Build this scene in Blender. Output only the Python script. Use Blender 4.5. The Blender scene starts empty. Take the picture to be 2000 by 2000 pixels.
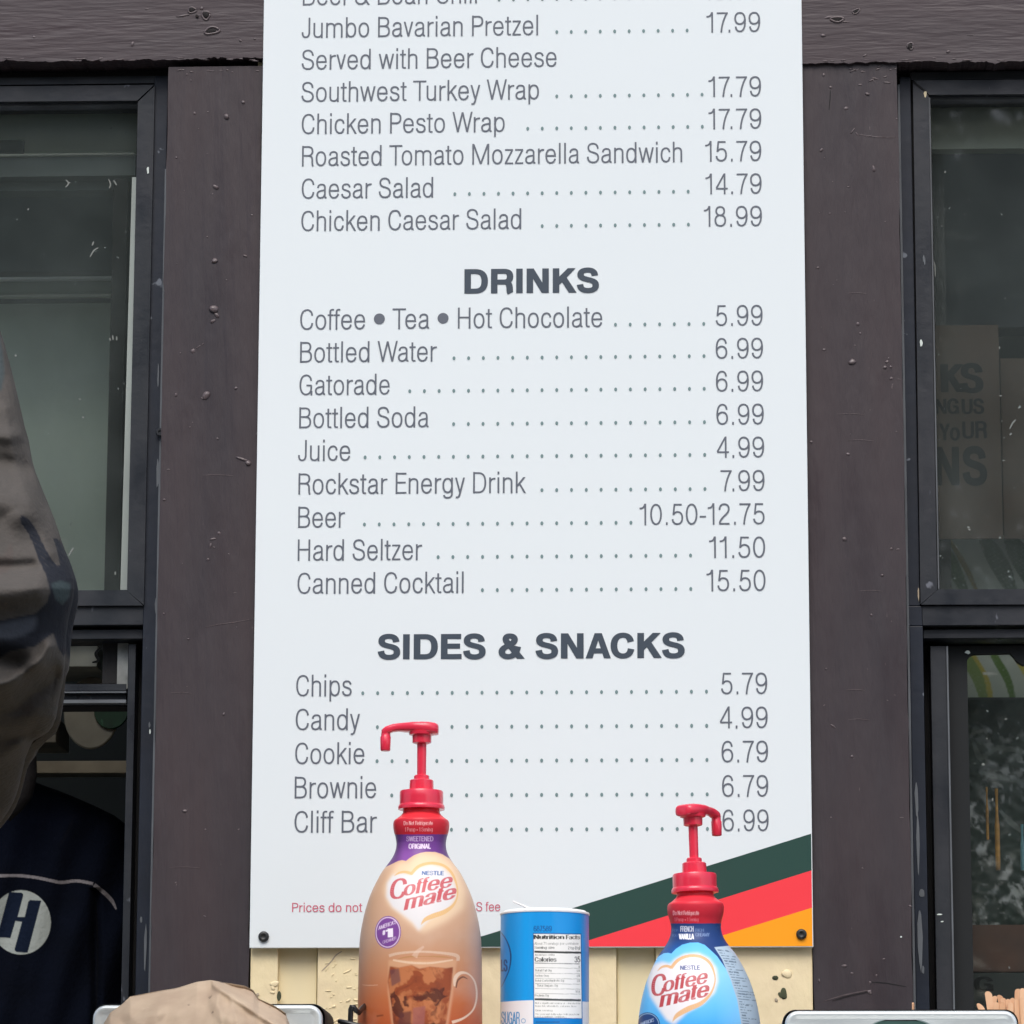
import bpy, bmesh, math, random
import numpy as np
from mathutils import Vector, Matrix
rng = random.Random(7); nrng = np.random.RandomState(5)
S = bpy.context.scene; COL = S.collection
# ---------------------------------------------------------------- camera
ZO = 1.15                                     # height of the board's lower edge above the ground
F = 7700.0                                    # focal length in pixels of a 2000 px wide picture
YAW, PITCH, ROLL = -4.79016140e-02, 1.96110488e-01, 2.42718835e-03
CP = np.array([1.83448767e-01, -4.26650131, -3.68563167e-01 + ZO])
_cy, _sy, _cp, _sp = math.cos(YAW), math.sin(YAW), math.cos(PITCH), math.sin(PITCH)
FW = np.array([_sy*_cp, _cy*_cp, _sp]); _r = np.array([_cy, -_sy, 0.0]); _u = np.cross(_r, FW)
RT = math.cos(ROLL)*_r + math.sin(ROLL)*_u; UP = -math.sin(ROLL)*_r + math.cos(ROLL)*_u
cam = bpy.data.cameras.new('camera'); cam.sensor_width = 36; cam.lens = 36*F/2000; cam.clip_end = 500; cam.clip_start = 0.1
camo = bpy.data.objects.new('camera', cam); COL.objects.link(camo)
camo.matrix_world = Matrix(((RT[0], UP[0], -FW[0], CP[0]), (RT[1], UP[1], -FW[1], CP[1]), (RT[2], UP[2], -FW[2], CP[2]), (0, 0, 0, 1)))
S.camera = camo
# ---------------------------------------------------------------- light: overcast daylight
SUN_EL, SUN_AZ = math.radians(52), math.radians(-12)       # in front of the wall, a little to the left
w = bpy.data.worlds.new('World'); S.world = w; w.use_nodes = True
nt = w.node_tree; nt.nodes.clear()
sky = nt.nodes.new('ShaderNodeTexSky'); sky.sky_type = 'NISHITA'; sky.sun_disc = False
sky.sun_elevation = SUN_EL; sky.sun_rotation = math.pi + SUN_AZ
sky.dust_density = 3.0; sky.air_density = 1.0; sky.ozone_density = 1.0
bg = nt.nodes.new('ShaderNodeBackground'); bg.inputs[1].default_value = 0.15
wo = nt.nodes.new('ShaderNodeOutputWorld')
nt.links.new(sky.outputs[0], bg.inputs[0]); nt.links.new(bg.outputs[0], wo.inputs[0])
sl = bpy.data.lights.new('sun', 'SUN'); sl.energy = 1.5; sl.angle = math.radians(35); sl.color = (1, .98, .945)
so = bpy.data.objects.new('sun', sl); COL.objects.link(so)
d = Vector((math.sin(SUN_AZ)*math.cos(SUN_EL), -math.cos(SUN_AZ)*math.cos(SUN_EL), math.sin(SUN_EL)))
so.rotation_euler = d.to_track_quat('Z', 'Y').to_euler(); so.location = (0, -5, 8)
S.view_settings.view_transform = 'Standard'; S.view_settings.look = 'None'
S.view_settings.gamma = 1; S.view_settings.use_curve_mapping = False
S.view_settings.exposure = 0.37
# ---------------------------------------------------------------- helpers
def P(px, py, Y=0.0):                          # a point of the place on the upright plane Y, measured in the photograph
    dd = FW + (px-1000)/F*RT - (py-1000)/F*UP
    t = (Y-CP[1])/dd[1]; p = CP + t*dd
    return float(p[0]), float(p[2])
def PXs(p):                                    # inverse of P for arrays of points
    q = np.asarray(p, float) - CP; ww = q@FW
    return 1000+F*(q@RT)/ww, 1000-F*(q@UP)/ww
def SC(Y): return F/((Y-CP[1])/FW[1]*1.0) * 1.0 # px per metre at plane Y (about)
def lin(c):
    o = []
    for v in c:
        v /= 255.0; o.append(v/12.92 if v <= .04045 else ((v+.055)/1.055)**2.4)
    return tuple(o)
def tag(o, label=None, cat=None, group=None, kind=None):
    if label: o['label'] = label
    if cat: o['category'] = cat
    if group: o['group'] = group
    if kind: o['kind'] = kind
    return o
def empty(name, loc, label=None, cat=None, group=None):
    o = bpy.data.objects.new(name, None); COL.objects.link(o); o.location = loc; o.empty_display_size = .05
    return tag(o, label, cat, group)
def link(name, me, mat, parent=None, smooth=False, world=True):
    o = bpy.data.objects.new(name, me); COL.objects.link(o)
    if mat is not None: me.materials.append(mat)
    if smooth: me.polygons.foreach_set('use_smooth', [True]*len(me.polygons))
    if parent:
        o.parent = parent
        if world:
            M = Matrix.Translation(parent.location) if parent.parent is None else Matrix.Translation(parent.parent.location)
            if parent.parent is None: o.matrix_parent_inverse = Matrix.Translation(-Vector(parent.location))
    return o
def pyd(name, v, f, mat, parent=None, smooth=False):
    me = bpy.data.meshes.new(name); me.from_pydata([tuple(map(float, p)) for p in v], [], f); me.update()
    return link(name, me, mat, parent, smooth)
def bmo(name, bm, mat, parent=None, smooth=False):
    bmesh.ops.recalc_face_normals(bm, faces=bm.faces)
    me = bpy.data.meshes.new(name); bm.to_mesh(me); bm.free()
    return link(name, me, mat, parent, smooth)
def box(bm, x0, y0, z0, x1, y1, z1, bev=0):
    vs = [bm.verts.new((x, y, z)) for x in (x0, x1) for y in (y0, y1) for z in (z0, z1)]
    fs = [bm.faces.new([vs[i] for i in q]) for q in ((0,1,3,2),(4,6,7,5),(0,4,5,1),(2,3,7,6),(0,2,6,4),(1,5,7,3))]
    if bev:
        es = list({e for f in fs for e in f.edges})
        bmesh.ops.bevel(bm, geom=es, offset=bev, segments=2, affect='EDGES', profile=.6)
def pbox(name, x0, x1, y0, y1, Y, dep, mat, parent=None, ref=1000, bev=0, xm=None):
    """upright box: x0,x1 read off at height y=ref of the photograph, y0,y1 heights read off at its middle"""
    X0, X1 = P(x0, ref, Y)[0], P(x1, ref, Y)[0]
    xm = (x0+x1)/2 if xm is None else xm
    Z0, Z1 = P(xm, y1, Y)[1], P(xm, y0, Y)[1]
    bm = bmesh.new(); box(bm, X0, Y, Z0, X1, Y+dep, Z1, bev)
    return bmo(name, bm, mat, parent)
def lathe(name, prof, c, mat, parent=None, n=48, smooth=True, cap=(True, True)):
    v, f = [], []
    for r, z in prof:
        for k in range(n):
            a = 2*math.pi*k/n; v.append((c[0]+r*math.cos(a), c[1]+r*math.sin(a), z))
    m = len(prof)
    for i in range(m-1):
        for k in range(n): f.append((i*n+k, i*n+(k+1) % n, (i+1)*n+(k+1) % n, (i+1)*n+k))
    if cap[0]: f.append(tuple(range(n))[::-1])
    if cap[1]: f.append(tuple((m-1)*n+k for k in range(n)))
    me = bpy.data.meshes.new(name); me.from_pydata(v, [], f)
    bm = bmesh.new(); bm.from_mesh(me); bmesh.ops.recalc_face_normals(bm, faces=bm.faces); bm.to_mesh(me); bm.free()
    o = link(name, me, mat, parent, smooth)
    if smooth: me.set_sharp_from_angle(angle=math.radians(38))
    return o
def tube(name, pts, rad, mat, parent=None, n=10, smooth=True):
    pts = [Vector(p) for p in pts]; v, f = [], []
    rads = rad if isinstance(rad, (list, tuple)) else [rad]*len(pts)
    N = None
    for i, p in enumerate(pts):
        t = (pts[min(i+1, len(pts)-1)]-pts[max(i-1, 0)]).normalized()
        if N is None: N = t.orthogonal().normalized()
        N = (N - t*N.dot(t)).normalized(); B = t.cross(N)
        for k in range(n):
            a = 2*math.pi*k/n; v.append(p + (N*math.cos(a)+B*math.sin(a))*rads[i])
    for i in range(len(pts)-1):
        for k in range(n): f.append((i*n+k, i*n+(k+1) % n, (i+1)*n+(k+1) % n, (i+1)*n+k))
    f.append(tuple(range(n))[::-1]); f.append(tuple((len(pts)-1)*n+k for k in range(n)))
    return pyd(name, v, f, mat, parent, smooth)
def smoothpts(pts, k=8):                       # Catmull-Rom
    pts = [np.array(p, float) for p in pts]; o = []
    for i in range(len(pts)-1):
        a = pts[max(i-1, 0)]; b = pts[i]; c = pts[i+1]; e = pts[min(i+2, len(pts)-1)]
        for j in range(k):
            t = j/k; o.append(.5*((2*b)+(-a+c)*t+(2*a-5*b+4*c-e)*t*t+(-a+3*b-3*c+e)*t**3))
    o.append(pts[-1]); return o
# ---------------------------------------------------------------- materials
def material(name, base, rough=.5, spec=.5, metal=0, coat=0, var=0, vscale=8, vstretch=(1,1,1), bump=0, bscale=40, bstretch=(1,1,1),
             col2=None, spots=None, sscale=60, sth=.7, attr=None, detail=6, coatr=.1, sheen=0, roughvar=0, bump2=0, b2scale=14, b2stretch=(1, 1, 1)):
    m = bpy.data.materials.new(name); m.use_nodes = True; t = m.node_tree; N = t.nodes; L = t.links
    b = N['Principled BSDF']; b.inputs['Roughness'].default_value = rough; b.inputs['Metallic'].default_value = metal
    b.inputs['Specular IOR Level'].default_value = spec; b.inputs['Coat Weight'].default_value = coat; b.inputs['Coat Roughness'].default_value = coatr
    if sheen: b.inputs['Sheen Weight'].default_value = sheen
    tc = N.new('ShaderNodeTexCoord'); out = None
    def noise(scale, stretch, det=detail, off=0):
        mp = N.new('ShaderNodeMapping'); mp.inputs['Scale'].default_value = stretch; mp.inputs['Location'].default_value = (off, off*1.3, off*.7)
        n = N.new('ShaderNodeTexNoise'); n.inputs['Scale'].default_value = scale; n.inputs['Detail'].default_value = det
        L.new(tc.outputs['Object'], mp.inputs[0]); L.new(mp.outputs[0], n.inputs[0]); return n.outputs['Fac']
    rgb = N.new('ShaderNodeRGB'); rgb.outputs[0].default_value = (*base, 1); out = rgb.outputs[0]
    if attr:
        a = N.new('ShaderNodeVertexColor'); a.layer_name = attr; out = a.outputs['Color']
    if var:
        r = N.new('ShaderNodeMapRange'); r.inputs['From Min'].default_value = .3; r.inputs['From Max'].default_value = .7
        L.new(noise(vscale, vstretch), r.inputs['Value'])
        mx = N.new('ShaderNodeMix'); mx.data_type = 'RGBA'
        c2 = col2 if col2 else tuple(v*(1-var) for v in base)
        L.new(r.outputs[0], mx.inputs['Factor']); L.new(out, mx.inputs['A']); mx.inputs['B'].default_value = (*c2, 1); out = mx.outputs['Result']
    if spots:
        r = N.new('ShaderNodeMapRange'); r.inputs['From Min'].default_value = sth; r.inputs['From Max'].default_value = sth+.03
        L.new(noise(sscale, vstretch, 3, 5.3), r.inputs['Value'])
        mx = N.new('ShaderNodeMix'); mx.data_type = 'RGBA'
        L.new(r.outputs[0], mx.inputs['Factor']); L.new(out, mx.inputs['A']); mx.inputs['B'].default_value = (*spots, 1); out = mx.outputs['Result']
    L.new(out, b.inputs['Base Color'])
    if roughvar:
        r = N.new('ShaderNodeMapRange'); r.inputs['From Min'].default_value = .3; r.inputs['From Max'].default_value = .7; r.inputs['To Min'].default_value = rough-roughvar; r.inputs['To Max'].default_value = rough+roughvar
        L.new(noise(vscale*1.7, vstretch, 5, 8.8), r.inputs['Value']); L.new(r.outputs[0], b.inputs['Roughness'])
    if bump:
        bp = N.new('ShaderNodeBump'); bp.inputs['Strength'].default_value = 1; bp.inputs['Distance'].default_value = bump
        L.new(noise(bscale, bstretch, 8, 2.1), bp.inputs['Height']); last = bp
        if bump2:
            b2 = N.new('ShaderNodeBump'); b2.inputs['Distance'].default_value = bump2; L.new(noise(b2scale, b2stretch, 4, 3.7), b2.inputs['Height']); L.new(bp.outputs[0], b2.inputs['Normal']); last = b2
        L.new(last.outputs[0], b.inputs['Normal'])
    return m
M = {}
M['board'] = material('board_white', (.785, .845, .855), rough=.32, var=.02, col2=(.768, .828, .84), vscale=1.6, bump=.0004, bscale=1.8, detail=0)
M['txt'] = material('text_grey', lin((96, 102, 112)), rough=.45)
M['txt2'] = material('text_slate', lin((58, 70, 82)), rough=.45)
M['dots'] = material('dots_grey_green', lin((112, 138, 138)), rough=.45)
M['txtr'] = material('text_red', lin((205, 100, 120)), rough=.45)
M['green'] = material('stripe_green', lin((36, 70, 62)), rough=.38, bump=.0002, bscale=30)
M['red'] = material('stripe_red', lin((248, 62, 72)), rough=.38, bump=.0002, bscale=30)
M['orange'] = material('stripe_orange', lin((255, 164, 20)), rough=.38, bump=.0002, bscale=30)
M['screw'] = material('screw_black', (.02, .022, .022), rough=.4, spec=.5)
brown = (.046, .033, .036); brown2 = (.035, .029, .034)
M['post'] = material('brown_paint_post', brown, rough=.5, spec=.38, var=.3, col2=brown2, vscale=5, vstretch=(2.4, 1, .5), bump=.0011, bscale=70, bstretch=(1, 1, .35), spots=(.14, .11, .11), sscale=120, sth=.76, roughvar=.16, bump2=.0035, b2scale=26, b2stretch=(1.5, 1, .16))
M['beam'] = material('brown_paint_beam', (.060, .044, .048), rough=.5, spec=.4, var=.3, col2=(.054, .043, .047), vscale=9, vstretch=(.5, 1, 2), bump=.0010, bscale=180, bstretch=(.12, 1, .9), spots=(.17, .14, .14), sscale=110, sth=.77, roughvar=.12, bump2=.0018, b2scale=16, b2stretch=(.25, 1, 1.6))
M['blob'] = material('brown_paint_blob', (.115, .090, .093), rough=.35, var=.3, vscale=60, bump=.0006, bscale=200)
M['hole'] = material('dark_hole', (.012, .01, .01), rough=.9)
M['cream'] = material('cream_paint', (.86, .74, .45), rough=.55, var=.2, col2=(.78, .65, .42), vscale=10, bump=.0034, bscale=30, bstretch=(1, 1, .7))
M['creams'] = material('cream_paint_smooth', (.86, .75, .47), rough=.6, var=.15, vscale=7, bump=.0003, bscale=30)
M['frame'] = material('black_frame', (.010, .0145, .020), rough=.42, spec=.4, var=.6, col2=(.026, .028, .034), vscale=14, vstretch=(1, 1, .5), spots=(.13, .14, .165), sscale=48, sth=.70, roughvar=.15, bump=.0004, bscale=80)
M['frameb'] = material('blue_black_frame', (.009, .0145, .027), rough=.45, spec=.4, var=.4, vscale=15, spots=(.15, .17, .20), sscale=45, sth=.71, bump=.0004, bscale=60)
M['gap'] = material('dark_gap', (.006, .006, .007), rough=.8)
M['sealant'] = material('grey_sealant', (.13, .145, .16), rough=.5, var=.4, vscale=20)
M['alu'] = material('pale_aluminium', (.72, .80, .75), rough=.45, metal=.0, var=.3, vscale=14, vstretch=(1, 1, .2))
M['strip'] = material('pale_seal', (.46, .52, .48), rough=.5, var=.4, vscale=16, vstretch=(1, 1, .2)); M['alug'] = material('dull_aluminium', (.34, .36, .345), rough=.5, var=.6, vscale=40)
M['stainless'] = material('bright_steel', (.70, .76, .765), rough=.34, metal=.3, var=.12, vscale=6, bump=.0018, bscale=10)
M['steelrim'] = material('steel_rim', (.9, .92, .92), rough=.25, metal=1)
M['black'] = material('black_plastic', (.012, .014, .015), rough=.6, spec=.25)
M['wire'] = material('black_wire', (.012, .012, .012), rough=.3)
M['redp'] = material('red_plastic', lin((226, 48, 74)), rough=.28, spec=.5, coat=.3)
M['print'] = material('printed_label', (1, 1, 1), rough=.42, spec=.22, attr='Col', coat=.08, coatr=.15)
M['printm'] = material('printed_card', (1, 1, 1), rough=.4, attr='Col', coat=.2)
M['cloth'] = material('camouflage_cloth', (1, 1, 1), rough=.9, spec=.15, attr='Col', bump=.0012, bscale=180)
M['white'] = material('white_lid', (.85, .86, .87), rough=.4)
M['kraft'] = material('kraft_paper', lin((198, 178, 152)), rough=.7, var=.5, col2=lin((172, 150, 128)), vscale=26, spots=lin((140, 122, 104)), sscale=60, sth=.68, bump=.0012, bscale=38)
M['wood'] = material('pale_birch', lin((232, 190, 152)), rough=.6, var=.4, col2=lin((215, 165, 125)), vscale=90, vstretch=(1, 1, .1), bump=.0003, bscale=200)
M['navy'] = material('navy_cloth', (.010, .014, .026), rough=.95, var=.4, vscale=9, bump=.0015, bscale=160, sheen=.1)
M['piping'] = material('grey_piping', (.22, .20, .21), rough=.8)
M['skin'] = material('skin', (.45, .27, .2), rough=.55, bump=.0003, bscale=200)
M['hair'] = material('dark_hair', (.008, .007, .007), rough=.8, spec=.1, bump=.002, bscale=120)
M['room'] = material('room_dark', (.05, .06, .057), rough=.8, var=.4, vscale=3)
M['roomg'] = material('room_grey_green', (.26, .30, .25), rough=.8, var=.25, vscale=6, bump=.002, bscale=20)
M['roomd'] = material('room_slate', (.10, .12, .122), rough=.7, var=.3, vscale=6)
M['hoodg'] = material('hood_grey_green', (.62, .70, .58), rough=.7, var=.2, vscale=5, bump=.002, bscale=15)
M['tile'] = material('tile_grey_green', (.40, .46, .39), rough=.6, var=.25, vscale=7, vstretch=(1, 1, .5), bump=.002, bscale=12)
M['pale'] = material('pale_shelf_edge', (.62, .62, .54), rough=.6, var=.3, vscale=20)
M['tan'] = material('tan_shelf', (.52, .43, .31), rough=.6, var=.4, vscale=20)
M['ground'] = material('asphalt', (.05, .05, .05), rough=.9, var=.3, vscale=3, bump=.004, bscale=90)
M['steeld'] = material('brushed_steel', (.45, .46, .46), rough=.35, metal=1)
def glass_mat(name, tint=(1, 1, 1), refl_veil=.05, rough=.02):
    m = bpy.data.materials.new(name); m.use_nodes = True; t = m.node_tree; N = t.nodes; L = t.links
    for n in list(N): N.remove(n)
    o = N.new('ShaderNodeOutputMaterial'); tr = N.new('ShaderNodeBsdfTransparent'); tr.inputs[0].default_value = (*tint, 1)
    g = N.new('ShaderNodeBsdfGlossy'); g.inputs['Roughness'].default_value = rough
    fr = N.new('ShaderNodeFresnel'); fr.inputs[0].default_value = 1.42
    mx = N.new('ShaderNodeMixShader'); L.new(fr.outputs[0], mx.inputs[0]); L.new(tr.outputs[0], mx.inputs[1]); L.new(g.outputs[0], mx.inputs[2])
    df = N.new('ShaderNodeBsdfDiffuse'); df.inputs[0].default_value = (.47, .55, .53, 1)  # greenish diffuse veil stands in for light reflected by the panes
    tc = N.new('ShaderNodeTexCoord'); n1 = N.new('ShaderNodeTexNoise'); n1.inputs['Scale'].default_value = 7; n1.inputs['Detail'].default_value = 8
    n2 = N.new('ShaderNodeTexNoise'); n2.inputs['Scale'].default_value = 130; n2.inputs['Detail'].default_value = 2
    r2 = N.new('ShaderNodeMapRange'); r2.inputs['From Min'].default_value = .74; r2.inputs['From Max'].default_value = .78; r2.inputs['To Max'].default_value = .35
    r1 = N.new('ShaderNodeMapRange'); r1.inputs['From Min'].default_value = .3; r1.inputs['From Max'].default_value = .75; r1.inputs['To Min'].default_value = refl_veil*.5; r1.inputs['To Max'].default_value = refl_veil*1.7
    L.new(tc.outputs['Object'], n1.inputs[0]); L.new(tc.outputs['Object'], n2.inputs[0]); L.new(n1.outputs[0], r1.inputs[0]); L.new(n2.outputs[0], r2.inputs[0])
    ad = N.new('ShaderNodeMath'); ad.operation = 'ADD'; ad.use_clamp = True; L.new(r1.outputs[0], ad.inputs[0]); L.new(r2.outputs[0], ad.inputs[1])
    m2 = N.new('ShaderNodeMixShader'); L.new(ad.outputs[0], m2.inputs[0]); L.new(mx.outputs[0], m2.inputs[1]); L.new(df.outputs[0], m2.inputs[2]); L.new(m2.outputs[0], o.inputs[0])
    return m
M['glass'] = glass_mat('window_glass', (.96, .98, .96), .050)
M['glassl'] = glass_mat('lower_window_glass', (.96, .97, .96), .018)
M['glassd'] = glass_mat('window_glass_dusty', (.96, .96, .95), .044)
# ---------------------------------------------------------------- lettering: stroke skeletons, cap height 100
def cub(a, b, c, d, n=9):
    t = np.linspace(0, 1, n)[1:, None]; a, b, c, d = map(np.array, (a, b, c, d))
    return list((1-t)**3*a+3*(1-t)**2*t*b+3*(1-t)*t*t*c+t**3*d)
def parse(s):
    out = []; cur = None; tk = s.split(); i = 0; lastl = []
    while i < len(tk):
        k = tk[i]; i += 1
        if k == 'M':
            cur = dict(p=[np.array((float(tk[i]), float(tk[i+1])))], l0=False, l1=False); out.append(cur); i += 2
        elif k == 'L':
            if len(cur['p']) == 1: cur['l0'] = True
            cur['p'].append(np.array((float(tk[i]), float(tk[i+1])))); cur['l1'] = True; i += 2
        elif k == 'C':
            v = list(map(float, tk[i:i+6])); cur['p'] += cub(cur['p'][-1], v[0:2], v[2:4], v[4:6]); cur['l1'] = False; i += 6
    return out
def ell(cx, cy, rx, ry, k=.62):
    return 'M %g %g C %g %g %g %g %g %g C %g %g %g %g %g %g C %g %g %g %g %g %g C %g %g %g %g %g %g' % (
        cx-rx, cy, cx-rx, cy+ry*k, cx-rx*k, cy+ry, cx, cy+ry, cx+rx*k, cy+ry, cx+rx, cy+ry*k, cx+rx, cy,
        cx+rx, cy-ry*k, cx+rx*k, cy-ry, cx, cy-ry, cx-rx*k, cy-ry, cx-rx, cy-ry*k, cx-rx, cy)
ARCH = 'M 5 52 C 6 63 13 69.5 24 69.5 C 35 69.5 41 63 41 51 L 41 0'
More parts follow.
